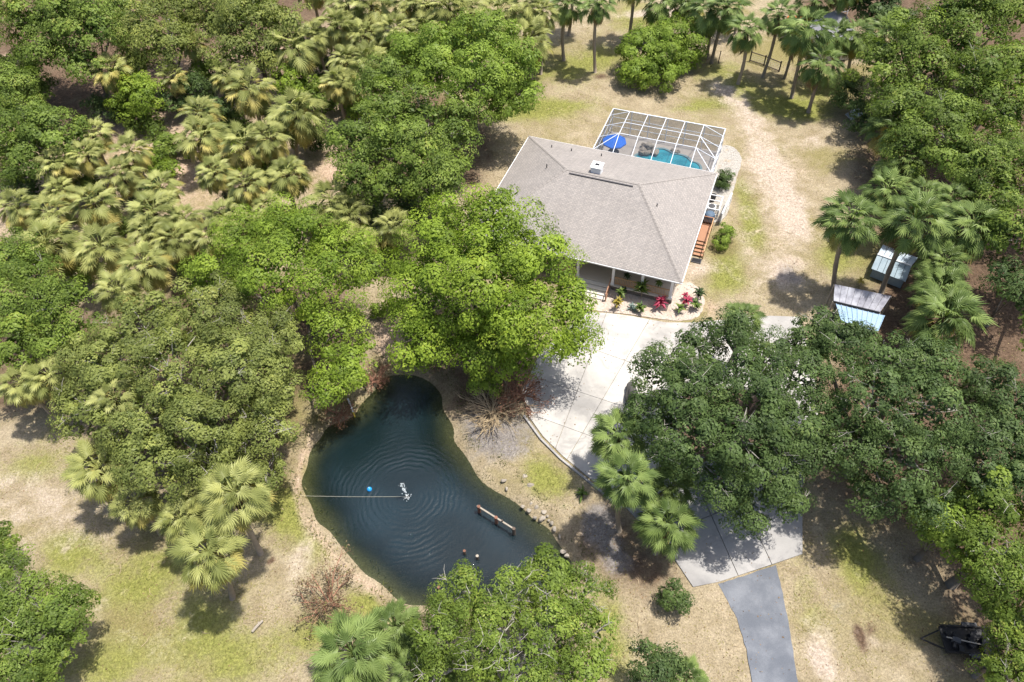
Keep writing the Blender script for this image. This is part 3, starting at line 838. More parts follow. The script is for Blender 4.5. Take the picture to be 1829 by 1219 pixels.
cage = hthing('pool_cage', 0, 0, 0, 'white framed insect screen cage over the pool behind the house', 'pool cage')
x0, x1, y0, y1, z0, z1 = -3.0, 9.42, 8.35, 16.35, 3.15, 4.05
ix0, ix1, iy0, iy1 = -.85, 7.25, 10.75, 14.95
bxs = [ix0 + (ix1 - ix0) * k / 4 for k in range(5)]; bys = [iy0, (iy0 + iy1) / 2, iy1]
def cb(a, b, w=.052, name='frame_beam'):
    return MB().beam(a, b, w, w).build(name, MT['alu'], cage)
def sp(pts):
    return MB().add(pts, [tuple(range(len(pts)))]).build('screen_panel', MT['screen'], cage)
for a, b in (((x0, y0, z0), (x0, y1, z0)), ((x1, y0, z0), (x1, y1, z0)), ((x0, y1, z0), (x1, y1, z0)), ((x0, y0, z0), (x1, y0, z0))): cb(a, b, .07)
for x in bxs:
    cb((x, y0, z0), (x, iy0, z1)); cb((x, iy0, z1), (x, iy1, z1)); cb((x, iy1, z1), (x, y1, z0))
for y in bys:
    cb((ix0, y, z1), (ix1, y, z1)); cb((x0, y, z0), (ix0, y, z1)); cb((x1, y, z0), (ix1, y, z1))
cb((x0, y0, z0), (ix0, iy0, z1)); cb((x1, y0, z0), (ix1, iy0, z1)); cb((x0, y1, z0), (ix0, iy1, z1)); cb((x1, y1, z0), (ix1, iy1, z1))
cb((x1, y0 + 2.4, z0), (ix1, bys[1], z1), .06, 'brace')
px_ = [x0] + bxs + [x1]; py_ = [y0] + bys + [y1]
for x in px_: cb((x, y1, .1), (x, y1, z0), .08, 'post')
for y in py_[:-1]:
    cb((x0, y, .1), (x0, y, z0), .08, 'post'); cb((x1, y, .1), (x1, y, z0), .08, 'post')
for z in (1.0, 2.1):
    cb((x0, y1, z), (x1, y1, z), .05, 'girt'); cb((x0, y0, z), (x0, y1, z), .05, 'girt'); cb((x1, y0, z), (x1, y1, z), .05, 'girt')
for i in range(4):
    for j in range(2):
        sp([(bxs[i], bys[j], z1), (bxs[i + 1], bys[j], z1), (bxs[i + 1], bys[j + 1], z1), (bxs[i], bys[j + 1], z1)])
    sp([(bxs[i], y0, z0), (bxs[i + 1], y0, z0), (bxs[i + 1], iy0, z1), (bxs[i], iy0, z1)])
    sp([(bxs[i], iy1, z1), (bxs[i + 1], iy1, z1), (bxs[i + 1], y1, z0), (bxs[i], y1, z0)])
for xs, xi in ((x0, ix0), (x1, ix1)):
    for j in range(2): sp([(xs, bys[j], z0), (xi, bys[j], z1), (xi, bys[j + 1], z1), (xs, bys[j + 1], z0)])
    sp([(xs, y0, z0), (xi, iy0, z1), (xs, iy0, z0)]); sp([(xs, y0, z0), (xi, y0, z0), (xi, iy0, z1)])
    sp([(xs, y1, z0), (xi, iy1, z1), (xs, iy1, z0)]); sp([(xs, y1, z0), (xi, y1, z0), (xi, iy1, z1)])
for i in range(len(px_) - 1): sp([(px_[i], y1, .1), (px_[i + 1], y1, .1), (px_[i + 1], y1, z0), (px_[i], y1, z0)])
for j in range(len(py_) - 1):
    for x in (x0, x1): sp([(x, py_[j], .1), (x, py_[j + 1], .1), (x, py_[j + 1], z0), (x, py_[j], z0)])

um = hthing('patio_umbrella', -1.55, 11.85, .1, 'open bright blue patio umbrella inside the screen cage', 'umbrella')
um.location.z = .1
for k in range(8):
    a = k / 8 * 2 * math.pi; b = (k + 1) / 8 * 2 * math.pi; r = 1.32
    MB().add([(0, 0, 2.55), (r * math.cos(a), r * math.sin(a), 2.08), (r * math.cos(b), r * math.sin(b), 2.08), (r * math.cos(b), r * math.sin(b), 1.93), (r * math.cos(a), r * math.sin(a), 1.93), (.6 * math.cos(a), .6 * math.sin(a), 2.37), (.6 * math.cos(b), .6 * math.sin(b), 2.37)],
             [(0, 5, 6), (5, 1, 2, 6), (1, 4, 3, 2)]).build('canopy_panel', MT['bluefab'], um)
MB().tube([(0, 0, 0), (0, 0, 2.62)], .03, 8).build('pole', MT['white'], um)
MB().lathe((0, 0, 0), ((.28, 0), (.28, .05), (.08, .1))).build('base', MT['darkgrey'], um)
tb = hthing('patio_table', -1.55, 11.85, .1, 'round dark patio table under the blue umbrella', 'table')
MB().lathe((0, 0, 0), ((.6, .70), (.62, .72), (.6, .74)), 16).build('tabletop', MT['darkgrey'], tb)
for k in range(4):
    a = k * 1.571 + .4; MB().tube([(.45 * math.cos(a), .45 * math.sin(a), 0), (.3 * math.cos(a), .3 * math.sin(a), .7)], .025, 6).build('leg', MT['darkgrey'], tb)
for (x, y, rz, w) in ((-1.9, 10.75, .2, 'left of the two'), (-.75, 10.95, -.5, 'right of the two')):
    chr_ = hthing('patio_chair', x, y, .1, 'dark patio chair, ' + w + ' in front of the blue umbrella', 'chair', 'patio chairs', rz)
    MB().box((0, 0, .43), (.52, .5, .05)).build('seat', MT['tarp'], chr_)
    MB().box((0, -.27, .72), (.52, .05, .55), 0, .2).build('backrest', MT['tarp'], chr_)
    for i in (-1, 1):
        for j in (-1, 1): MB().beam((i * .23, j * .22, 0), (i * .23, j * .22, .43), .04).build('leg', MT['darkgrey'], chr_)
rf = hthing('rock_waterfall', 1.75, 14.15, .1, 'grey boulder waterfall at the left end of the turquoise pool', 'rock feature')
rng = random.Random(8)
for k in range(16):
    a = rng.uniform(0, 6.28); r = rng.uniform(0, .95)
    MB().rock((r * math.cos(a) * 1.1, r * math.sin(a) * .7, .15 + (1 - r) * .75 * rng.uniform(.5, 1)), rng.uniform(.25, .42), rng).build('boulder', MT['rock'], rf)
rf = hthing('pool_rock', 4.75, 15.05, .1, 'small low rock cluster on the far pool edge', 'rock feature')
for k in range(5):
    MB().rock((rng.uniform(-.5, .5), rng.uniform(-.2, .2), .1), rng.uniform(.12, .24), rng).build('boulder', MT['rock'], rf)

# ------------------------------------------------------------------ things along the right wall of the house
ac = hthing('air_conditioner', 10.35, 6.1, 0, 'air conditioner unit in the white rail guard by the right wall', 'air conditioner')
MB().box((0, 0, .45), (.8, .8, .8)).build('cabinet', MT['silver'], ac)
MB().lathe((0, 0, .86), ((.34, 0), (.34, .03), (.1, .05)), 14).build('fan_grille', MT['darkgrey'], ac)
gd = hthing('rail_guard', 10.5, 6.4, 0, 'white rail guard standing around the air conditioner', 'guard rail')
for x in (-.65, .65):
    for y in (-1.1, 1.1): MB().box((x, y, .6), (.09, .09, 1.2)).build('post', MT['white'], gd)
for z in (.5, 1.15):
    MB().beam((-.65, 1.1, z), (.65, 1.1, z), .08).build('rail', MT['white'], gd); MB().beam((.65, -1.1, z), (.65, 1.1, z), .08).build('rail', MT['white'], gd); MB().beam((-.65, -1.1, z), (.65, -1.1, z), .08).build('rail', MT['white'], gd)
gr = hthing('covered_grill', 10.42, 4.6, 0, 'grill under a blue-grey cover at the top of the side stairs', 'grill')
MB().lathe((0, 0, 0), ((.52, .0), (.55, .5), (.56, .85), (.48, 1.1), (.3, 1.22), (.05, 1.25)), 12).build('cover', MT['tarp'], gr)
MB().box((0, -.75, .4), (.85, .5, .8)).build('side_box', MT['black'], gr)
fp = hthing('lattice_fence', 11.75, 6.2, 0, 'narrow white lattice fence panel alone on the white gravel', 'fence', None, R(-6))
for y in (-1.7, 0, 1.7): MB().box((0, y, .75), (.1, .1, 1.5)).build('post', MT['white'], fp)
for k in range(9): MB().box((0, 0, .16 + k * .155), (.03, 3.3, .13)).build('slat', MT['white'], fp)
MB().box((0, 0, 1.52), (.14, 3.5, .05)).build('cap_rail', MT['white'], fp)
mt_ = hthing('door_mat', 10.45, -1.35, .03, 'dark door mat at the foot of the side stairs', 'mat')
MB().box((0, 0, .02), (.95, .6, .03)).build('pad', MT['darkgrey'], mt_)
MB().box((0, 0, .045), (.8, .45, .02)).build('pile', MT['black'], mt_)
bk = hthing('storage_bin', 10.2, 8.0, 0, 'dark bin against the right wall by the dark green bush', 'bin')
MB().lathe((0, 0, 0), ((.22, 0), (.28, .7), (.3, .75)), 10).build('body', MT['darkgrey'], bk); MB().lathe((0, 0, .75), ((.31, 0), (.28, .06), (.1, .09)), 10).build('lid', MT['black'], bk)

# ------------------------------------------------------------------ trees
def leaf_quads(P, N, L, rs):
    n = len(P)
    T = rs.normal(size=(n, 3)); T -= N * (T * N).sum(1, keepdims=True); T /= np.linalg.norm(T, axis=1, keepdims=True) + 1e-9
    B = np.cross(N, T)
    l = (L * rs.uniform(.65, 1.35, n))[:, None]
    w = l * .55
    co = np.stack([P - T * l * .5, P + B * w * .5 + N * l * .06, P + T * l * .5, P - B * w * .5 + N * l * .06], 1)
    return co.reshape(-1, 3)

def crown_points(lobes, rs, leaf=.26, rc=.62, per=70, cover=1.0, skirt=-.35):
    C = np.array([l[0] for l in lobes]); RR = np.array([l[1] for l in lobes])
    Ps, Ns, Ts, cl, inn, SZ = [], [], [], [], [], []
    for i in range(len(lobes)):
        c, r = C[i], RR[i]
        ar = 4 * math.pi * ((r[0] * r[1]) ** 1.6 / 3 + 2 * (r[0] * r[2]) ** 1.6 / 3) ** (1 / 1.6) * (1 - skirt) / 2
        n = int(ar / (rc * rc * 1.9) * cover) + 3
        z = rs.uniform(skirt, 1, n); ph = rs.uniform(0, 2 * math.pi, n); q = np.sqrt(1 - z * z)
        D = np.stack([q * np.cos(ph), q * np.sin(ph), z], 1)
        k = rs.uniform(.70, 1.08, n)[:, None]
        # uneven outline
        wob = 1 + .16 * np.sin(D[:, :1] * 5 + i) * np.cos(D[:, 1:2] * 4.3 + 2 * i) + .08 * rs.normal(size=(n, 1))
        wob = np.clip(wob, .78, 1.16)
        pc = c + D * r * k * wob
        ok = np.ones(n, bool)
        for j in range(len(lobes)):
            if j != i: ok &= (((pc - C[j]) / RR[j]) ** 2).sum(1) > .62
        pc = pc[ok]; D = D[ok]
        if not len(pc): continue
        out = D / r; out /= np.linalg.norm(out, axis=1, keepdims=True)
        m = len(pc)
        rr = rc * rs.uniform(.6, 1.35, m)
        cnt = np.maximum(6, (per * (rr / rc) ** 2 * rs.uniform(.55, 1.2, m))).astype(int)
        tb = rs.uniform(0, 1, m)
        I = np.repeat(np.arange(m), cnt); n2 = len(I)
        v = rs.normal(size=(n2, 3)); v /= np.linalg.norm(v, axis=1, keepdims=True)
        v[:, 2] = np.where(v[:, 2] < -.15, -v[:, 2], v[:, 2])
        v = v * np.array([1, 1, .8]) + out[I] * .25 + np.array([0, 0, .05])
        rad = (rr[I] * rs.uniform(.45, 1.0, n2) ** .5)[:, None]
        P = pc[I] + v * rad
        N = out[I] * .35 + v * .85 + np.array([0, 0, .25]) + rs.normal(size=(n2, 3)) * .30
        N /= np.linalg.norm(N, axis=1, keepdims=True)
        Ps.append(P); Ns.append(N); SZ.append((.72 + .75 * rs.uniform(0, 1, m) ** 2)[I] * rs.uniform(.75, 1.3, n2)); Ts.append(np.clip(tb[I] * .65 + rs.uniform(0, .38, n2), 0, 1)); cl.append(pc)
        # inner leaves that close the crown
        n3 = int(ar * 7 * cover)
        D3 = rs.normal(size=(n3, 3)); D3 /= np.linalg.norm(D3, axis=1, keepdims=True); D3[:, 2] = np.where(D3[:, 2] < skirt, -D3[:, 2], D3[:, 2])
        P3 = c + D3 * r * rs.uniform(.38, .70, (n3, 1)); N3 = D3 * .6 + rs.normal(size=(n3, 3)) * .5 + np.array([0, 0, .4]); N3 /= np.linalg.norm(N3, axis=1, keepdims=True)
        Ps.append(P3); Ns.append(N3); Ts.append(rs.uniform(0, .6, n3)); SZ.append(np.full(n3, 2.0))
    return np.concatenate(Ps), np.concatenate(Ns), np.concatenate(Ts), np.concatenate(cl), np.concatenate(SZ)

NLEAF = [0]
LS, PERM, COVM, RCM = .78, 2.05, .90, 1.25
def tree(name, label, cat, lobes_px, mat, seed, leaf=.26, rc=.62, per=70, cover=1.0, flat=.72, twigs=0, trunk_r=.3, base=None, group=None, skirt=-.55, bark='bark'):
    leaf *= LS; per *= PERM; cover *= COVM; rc *= RCM
    rs = np.random.RandomState(seed); rng = random.Random(seed)
    lob = []
    for (px, py, rp, z) in lobes_px:
        p = W(px, py, z); r = rp * depth(p) / FPX
        lob.append((p, r))
    if base is None:
        b = sum((l[0] * l[1] for l in lob), Vector()) / sum(l[1] for l in lob); b.z = -.05
    else: b = W(*base); b.z = -.05
    t = empty(name, b, 0, label, cat, group)
    LL = [(np.array(l[0] - b) + np.array([0, 0, rs.uniform(-.45, .35) * min(1.0, l[1] / 2)]), np.array([l[1], l[1], min(l[1] * min(1.0, flat * 1.28), max(.5, l[0].z * .95))]) * np.array([.93, .93, 1.0])) for l in lob]
    P, N, T, pc, SZ = crown_points(LL, rs, leaf, rc, per, cover, skirt)
    ok = P[:, 2] > .15; P, N, T, SZ = P[ok], N[ok], T[ok], SZ[ok]
    NLEAF[0] += len(P)
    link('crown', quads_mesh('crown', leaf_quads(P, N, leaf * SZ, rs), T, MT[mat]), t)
    # trunk and limbs
    zmax = max(l[0][2] for l in LL)
    m = MB(); fork = Vector((0, 0, zmax * .28))
    m.tube([(0, 0, 0), (.06, .03, fork.z * .5), fork], [trunk_r * 1.35, trunk_r, trunk_r * .9], 8)
    lm = MB()
    for c, r in LL:
        c = Vector(c); mid = fork.lerp(c, .5) + Vector((rng.uniform(-.4, .4), rng.uniform(-.4, .4), rng.uniform(-.2, .5)))
        m.tube([fork - Vector((0, 0, .1)), mid, c], [trunk_r * .6, trunk_r * .38, trunk_r * .16], 6, False)
        for k in range(5):
            d = Vector((rng.gauss(0, 1), rng.gauss(0, 1), abs(rng.gauss(.3, .6)))).normalized()
            e = c + Vector((d.x * r[0], d.y * r[1], d.z * r[2])) * .85
            lm.tube([mid.lerp(c, .6), c.lerp(e, .5) + Vector((rng.uniform(-.2, .2),) * 3), e], [trunk_r * .22, trunk_r * .12, trunk_r * .05], 5, False)
    m.build('trunk', MT[bark], t, True)
    tw = MT['twig'] if twigs else MT[bark]
    for k in range(twigs):
        c = pc[rng.randrange(len(pc))]; j = min(range(len(LL)), key=lambda q: np.linalg.norm(LL[q][0] - c))
        o_ = Vector(LL[j][0]); c = Vector(c)
        s = o_.lerp(c, .04)
        p = c + (c - o_) * .12 + Vector((0, 0, rng.uniform(.25, .6)))
        q = s.lerp(p, .6) + Vector((rng.uniform(-.3, .3), rng.uniform(-.3, .3), .1))
        lm.tube([s, q, p], [.034, .024, .010], 4, False)
        for i in range(4):
            d = Vector((rng.uniform(-1, 1), rng.uniform(-1, 1), rng.uniform(.0, .7))) * rng.uniform(.4, 1.0)
            lm.tube([q.lerp(p, rng.uniform(0, 1)), q.lerp(p, .7) + d * .6, q.lerp(p, .8) + d], [.02, .014, .007], 3, False)
    lm.build('branches', tw, t)
    return t

TREES = [
 ('broadleaf_tree', 'large vivid green spreading tree between the pond and the front porch', 'tree', [(800, 430, 70, 9), (890, 410, 72, 10), (860, 495, 95, 9.8), (960, 480, 70, 9), (1015, 555, 52, 7.5), (935, 580, 80, 7.8), (780, 525, 80, 8), (755, 605, 55, 5.8), (850, 620, 52, 5), (930, 640, 38, 4.2), (1015, 615, 42, 5.5), (725, 480, 34, 7), (742, 642, 24, 4)], 'vivid', dict(per=95, trunk_r=.38, leaf=.26, flat=.6, cover=1.05, rc=.74)),
 ('broadleaf_tree', 'bright green domed tree left of the pond, touching the olive oak', 'tree', [(440, 430, 56, 8), (530, 420, 66, 9), (610, 450, 56, 8), (400, 490, 55, 7), (490, 490, 75, 9), (580, 510, 65, 8), (645, 480, 34, 7), (365, 510, 34, 6), (600, 590, 52, 6), (615, 655, 48, 5), (575, 700, 36, 4.5)], 'vivid', dict(per=92, trunk_r=.34, flat=.55, rc=.72)),
 ('oak_tree', 'wide olive green oak with grey twigs filling the left bank of the pond', 'tree', [(260, 590, 75, 8), (380, 570, 75, 8), (475, 600, 62, 8), (195, 660, 62, 8), (310, 655, 85, 9), (425, 665, 85, 9), (495, 700, 46, 7), (150, 730, 55, 7), (245, 750, 75, 8), (365, 760, 85, 8), (465, 775, 55, 7), (280, 830, 62, 7), (385, 830, 55, 6), (470, 845, 36, 5), (150, 645, 42, 7)], 'oak_olive', dict(per=72, leaf=.23, rc=.5, twigs=90, trunk_r=.4, flat=.5)),
 ('broadleaf_tree', 'yellow-green billowing tree behind the left end of the house', 'tree', [(800, 90, 56, 9), (860, 80, 60, 10), (910, 120, 52, 9), (850, 150, 58, 9), (930, 165, 38, 7), (770, 130, 45, 8), (900, 190, 34, 6), (730, 100, 38, 7.5)], 'lime', dict(per=66, leaf=.3, rc=.7)),
 ('oak_tree', 'mid green oak with shaded trunk left of the house roof', 'tree', [(690, 200, 58, 9), (760, 210, 58, 9), (650, 260, 55, 8), (730, 265, 62, 8.5), (800, 260, 45, 8), (640, 320, 42, 6.5), (700, 330, 48, 6.5), (780, 330, 52, 6.5), (830, 215, 38, 7.5), (690, 150, 45, 8)], 'oak', dict(per=62, leaf=.3, rc=.7, twigs=8)),
 ('oak_tree', 'yellow-green oak in the top left corner above the dark gap', 'tree', [(70, 40, 50, 9), (130, 30, 60, 10), (180, 60, 42, 9), (90, 90, 42, 7), (150, 110, 40, 7), (210, 15, 40, 8)], 'oak', dict(per=55, leaf=.34, rc=.8)),
 ('oak_tree', 'olive bushy tree in the top left between two palm crowns', 'tree', [(255, 60, 45, 8), (300, 90, 42, 7), (335, 25, 45, 8), (245, 110, 30, 5), (290, 10, 40, 8)], 'oak_olive', dict(per=55, leaf=.34, rc=.8, twigs=6)),
 ('oak_tree', 'golden olive tree at the top edge left of the palm thicket', 'tree', [(390, 40, 50, 8), (450, 40, 58, 9), (510, 45, 45, 8), (420, 90, 42, 7), (480, 100, 28, 6), (440, 0, 50, 9)], 'oak_olive', dict(per=55, leaf=.34, rc=.8)),
 ('oak_tree', 'olive rounded tree at the left edge above the palm rows', 'tree', [(30, 220, 58, 7), (90, 240, 58, 7), (135, 255, 36, 6), (40, 290, 55, 6), (20, 170, 46, 6), (110, 300, 30, 4)], 'oak', dict(per=60, leaf=.3, rc=.7)),
 ('shrub', 'broad low green shrub at the left edge below the sandy patch', 'shrub', [(30, 145, 42, 3), (70, 160, 30, 2.6)], 'oak', dict(per=60, leaf=.3, trunk_r=.12)),
 ('small_tree', 'bright green small tree in the dark gap of the upper left', 'tree', [(235, 150, 32, 4.5), (256, 180, 34, 3.8), (226, 192, 24, 3)], 'vivid', dict(per=60, leaf=.3, trunk_r=.14)),
 ('shrub', 'bright green round bush between palms of the upper left', 'shrub', [(512, 150, 28, 3.5), (540, 152, 26, 3.2)], 'vivid', dict(per=70, leaf=.28, trunk_r=.12)),
 ('shrub', 'dark green leafy shrub right of the small bright tree, upper left', 'shrub', [(345, 165, 34, 2.8), (400, 200, 26, 2.4), (310, 190, 24, 2)], 'oak_dark', dict(per=60, leaf=.28, trunk_r=.12)),
 ('oak_tree', 'dense green tree at the left edge beside the olive oak', 'tree', [(60, 500, 46, 7), (40, 555, 52, 7), (110, 555, 48, 7), (142, 590, 34, 6), (30, 620, 45, 6), (15, 470, 45, 7), (100, 615, 38, 6)], 'oak', dict(per=72, leaf=.26, rc=.6, twigs=10)),
 ('oak_tree', 'oak in the bottom left corner on the dry lawn', 'tree', [(40, 1080, 56, 5.5), (112, 1098, 50, 5), (60, 1150, 55, 5), (25, 1195, 58, 5), (15, 1015, 36, 4.5), (95, 1180, 36, 4), (10, 960, 14, 3.5)], 'oak', dict(per=80, leaf=.21, rc=.45, twigs=16, trunk_r=.24)),
 ('oak_tree', 'oak with bare grey limbs overhanging the near edge of the pond', 'tree', [(830, 1060, 52, 6), (900, 1085, 55, 7), (980, 1045, 50, 6), (955, 1010, 26, 6.3), (1040, 1065, 55, 6.5), (880, 1150, 72, 7.6), (970, 1130, 70, 7.6), (1050, 1140, 56, 7), (790, 1130, 52, 6), (920, 1215, 68, 7.6), (1040, 1215, 58, 7), (775, 1200, 40, 5)], 'oak', dict(per=64, leaf=.20, rc=.42, twigs=70, trunk_r=.36, cover=.80, flat=.6, bark='twig')),
 ('oak_tree', 'large dark green oak spreading over the middle of the concrete driveway', 'tree', [(1452, 735, 50, 8.2), (1446, 815, 42, 7), (1432, 625, 34, 7.6), (1175, 660, 48, 7), (1250, 625, 44, 7.5), (1310, 600, 44, 8), (1370, 625, 46, 8), (1250, 700, 65, 9), (1340, 690, 66, 10), (1425, 680, 50, 9), (1165, 745, 46, 6.5), (1230, 780, 66, 8), (1320, 780, 76, 9), (1410, 770, 58, 8), (1290, 855, 60, 7), (1370, 845, 55, 7), (1335, 920, 34, 5), (1405, 885, 34, 5.5), (1205, 820, 38, 6)], 'oak_dark', dict(per=66, leaf=.22, rc=.48, twigs=60, trunk_r=.42, cover=1.05, flat=.6, base=(1305, 800))),
 ('oak_tree', 'broad grey-green oak between the driveway oak and the right edge', 'tree', [(1465, 590, 42, 8), (1510, 620, 52, 9), (1580, 640, 56, 9.5), (1650, 660, 52, 9), (1560, 710, 72, 10), (1650, 740, 66, 9), (1530, 790, 56, 8), (1610, 820, 72, 8), (1690, 800, 48, 8), (1570, 880, 46, 6), (1650, 900, 42, 6)], 'oak_dark', dict(per=66, leaf=.23, rc=.5, twigs=55, trunk_r=.4, flat=.6)),
 ('oak_tree', 'dark shaded oak at the right edge beside the broad oak', 'tree', [(1760, 700, 52, 7), (1812, 740, 56, 7.5), (1780, 800, 66, 7.5), (1740, 860, 48, 6.5), (1825, 860, 50, 7)], 'oak_dark', dict(per=66, leaf=.24, rc=.5, twigs=15)),
 ('oak_tree', 'rounded oak right of the tall palms by the back fence', 'tree', [(1570, 110, 46, 6.5), (1622, 90, 56, 8), (1600, 155, 46, 6), (1652, 130, 44, 7)], 'oak', dict(per=58, leaf=.32, rc=.72)),
 ('oak_tree', 'light green oak along the top right edge', 'tree', [(1690, 40, 58, 9), (1750, 25, 58, 9), (1812, 25, 55, 9), (1720, 90, 46, 8)], 'oak', dict(per=55, leaf=.34, rc=.78, twigs=10)),
 ('oak_tree', 'spreading green oak at the right edge below the top corner', 'tree', [(1750, 140, 58, 8.5), (1812, 130, 55, 9), (1790, 205, 58, 8), (1725, 190, 42, 7.5)], 'oak', dict(per=58, leaf=.32, rc=.72, twigs=8)),
 ('oak_tree', 'green oak at the right edge of the dirt clearing', 'tree', [(1615, 200, 50, 6.5), (1680, 225, 56, 7.5), (1640, 262, 50, 6.5), (1700, 275, 52, 7)], 'oak', dict(per=60, leaf=.3, rc=.7, twigs=6)),
 ('oak_tree', 'dark leafy oak at the right edge above the shed palms', 'tree', [(1740, 305, 52, 7), (1800, 280, 55, 8), (1790, 350, 52, 7), (1762, 385, 38, 6), (1818, 425, 48, 7)], 'oak', dict(per=62, leaf=.29, rc=.66, twigs=8)),
 ('small_tree', 'small dark tree at the right edge beside the black shade', 'tree', [(1798, 492, 32, 5), (1825, 530, 32, 5)], 'oak_dark', dict(per=60, leaf=.26, trunk_r=.15)),
 ('small_tree', 'lime green small tree right of the lawn, below the dark oak', 'tree', [(1680, 925, 36, 5.5), (1722, 962, 42, 5.5), (1655, 945, 22, 4.6), (1705, 905, 26, 5.4)], 'lime', dict(per=80, leaf=.21, rc=.45, trunk_r=.18, twigs=6)),
 ('oak_tree', 'green oak at the lower right edge above the black trailer', 'tree', [(1790, 890, 52, 7), (1775, 980, 56, 7), (1815, 1040, 52, 7), (1765, 1040, 36, 6), (1745, 905, 34, 6)], 'oak', dict(per=76, leaf=.22, rc=.48, twigs=14)),
 ('small_tree', 'bushy oak in the bottom right corner beside the black trailer', 'tree', [(1795, 1110, 36, 4.8), (1825, 1160, 40, 5), (1775, 1192, 30, 3.6), (1800, 1215, 34, 4)], 'oak', dict(per=80, leaf=.2, rc=.42, trunk_r=.16, twigs=8)),
 ('round_shrub', 'large round bright green bush on the lawn behind the pool cage', 'shrub', [(1148, 92, 38, 2.6), (1198, 78, 44, 3.2), (1180, 118, 44, 2.5), (1226, 88, 32, 2.6), (1138, 126, 32, 1.9)], 'lime', dict(per=70, leaf=.27, rc=.6, trunk_r=.15, flat=.85, skirt=-.8)),
 ('small_tree', 'small dark tree at the bottom edge between oak and asphalt lane', 'tree', [(1150, 1165, 20, 4), (1182, 1180, 24, 4), (1160, 1205, 28, 3.5), (1198, 1192, 14, 3.6)], 'oak_dark', dict(per=70, leaf=.2, rc=.4, cover=.7, trunk_r=.1, twigs=5)),
 ('shrub', 'isolated dark green shrub left of the asphalt lane', 'shrub', [(1198, 1052, 18, 1.4), (1216, 1076, 20, 1.2), (1190, 1072, 14, 1.0)], 'oak_dark', dict(per=50, leaf=.17, rc=.32, trunk_r=.05, cover=.9)),
 ('shrub', 'dark green rounded bush on white gravel by the house corner', 'shrub', [(1297, 316, 12, .9), (1293, 328, 12, .7)], 'oak_dark', dict(per=60, leaf=.15, rc=.28, trunk_r=.04, flat=.9, skirt=-.8)),
 ('shrub', 'lime green bush beside the orange side stairs', 'shrub', [(1296, 418, 13, .8), (1288, 432, 13, .7)], 'lime', dict(per=60, leaf=.15, rc=.28, trunk_r=.04, flat=.9, skirt=-.8)),
 ('shrub', 'dark shrub at the clearing edge below the back fence', 'shrub', [(1512, 160, 22, 2.4), (1535, 185, 26, 2.2), (1545, 215, 24, 1.8), (1500, 180, 16, 1.4)], 'oak_dark', dict(per=60, leaf=.26, trunk_r=.1)),
 ('shrub', 'dark thicket shrub in the top right behind the grey roof', 'shrub', [(1570, 30, 34, 4), (1610, 50, 30, 3.6), (1540, 12, 30, 4)], 'oak_dark', dict(per=55, leaf=.34, rc=.75, trunk_r=.14)),
 ('shrub', 'shaded undergrowth bush beneath the mid green oak by the roof', 'shrub', [(715, 375, 28, 1.6), (760, 368, 24, 1.5), (670, 380, 22, 1.3)], 'oak_dark', dict(per=55, leaf=.25, trunk_r=.06)),
 ('shrub', 'yellow-green weedy shrub by the path above the pond', 'shrub', [(690, 545, 16, 1.0), (672, 552, 13, .9)], 'lime', dict(per=50, leaf=.2, rc=.35, trunk_r=.04)),
 ('shrub', 'bright green sprig below the vivid tree above the dead branches', 'shrub', [(860, 688, 22, 2.0), (880, 690, 14, 1.6)], 'lime', dict(per=60, leaf=.2, rc=.36, trunk_r=.06)),
]
for i, (nm, lb, ct, lobes, mat, kw) in enumerate(TREES):
    tree(nm, lb, ct, lobes, mat, 100 + i, **kw)
UNDER = [(250, 345, 30, 1.6), (195, 400, 30, 1.6), (60, 420, 26, 1.6), (330, 455, 30, 1.8), (430, 375, 28, 1.6), (480, 300, 26, 1.6), (395, 280, 28, 1.4), (300, 262, 26, 1.4), (560, 250, 22, 1.5), (570, 180, 26, 1.8), (640, 190, 24, 2.0), (150, 330, 28, 1.6), (40, 330, 28, 1.8), (130, 480, 30, 2.2), (560, 395, 26, 1.6), (690, 445, 22, 1.4), (500, 215, 24, 1.4), (420, 225, 24, 1.5), (720, 95, 26, 2.2), (680, 90, 26, 2.2), (580, 115, 26, 2), (845, 60, 26, 2), (770, 60, 24, 2), (260, 215, 26, 1.4), (190, 195, 26, 1.6), (380, 130, 28, 2.4), (285, 295, 20, 1)]
UND_AT = sorted(UNDER, key=lambda q: (round(q[1] / 60), q[0]))
for i, (a, b, r, z) in enumerate(UNDER):
    mt_u = ('oak_dark', 'oak', 'vivid', 'oak')[i % 4]
    tone = {'oak_dark': 'dark green', 'oak': 'green', 'vivid': 'bright green'}[mt_u]
    col_ = 'far left' if a < 160 else 'left' if a < 330 else 'middle left' if a < 520 else 'right'
    row_ = 'top' if b < 140 else 'upper' if b < 240 else 'middle' if b < 330 else 'lower'
    key_ = (tone, row_, col_)
    twins = [q[0] for j, q in enumerate(UNDER) if (('dark green', 'green', 'bright green', 'green')[j % 4], 'top' if q[1] < 140 else 'upper' if q[1] < 240 else 'middle' if q[1] < 330 else 'lower', 'far left' if q[0] < 160 else 'left' if q[0] < 330 else 'middle left' if q[0] < 520 else 'right') == key_]
    side_ = '' if len(twins) < 2 else (' (left one)' if a == min(twins) else ' (right one)')
    tree('understory_shrub', '%s shrub filling the gap between palms, %s %s part of left grove%s' % (tone, row_, col_, side_), 'shrub', [(a, b, r, z), (a + 18, b + 10, r * .7, z * .8), (a - 16, b - 6, r * .6, z * .8)], mt_u, 500 + i, per=42, leaf=.28, rc=.55, trunk_r=.07, flat=.7, group='understory shrubs among the palms')
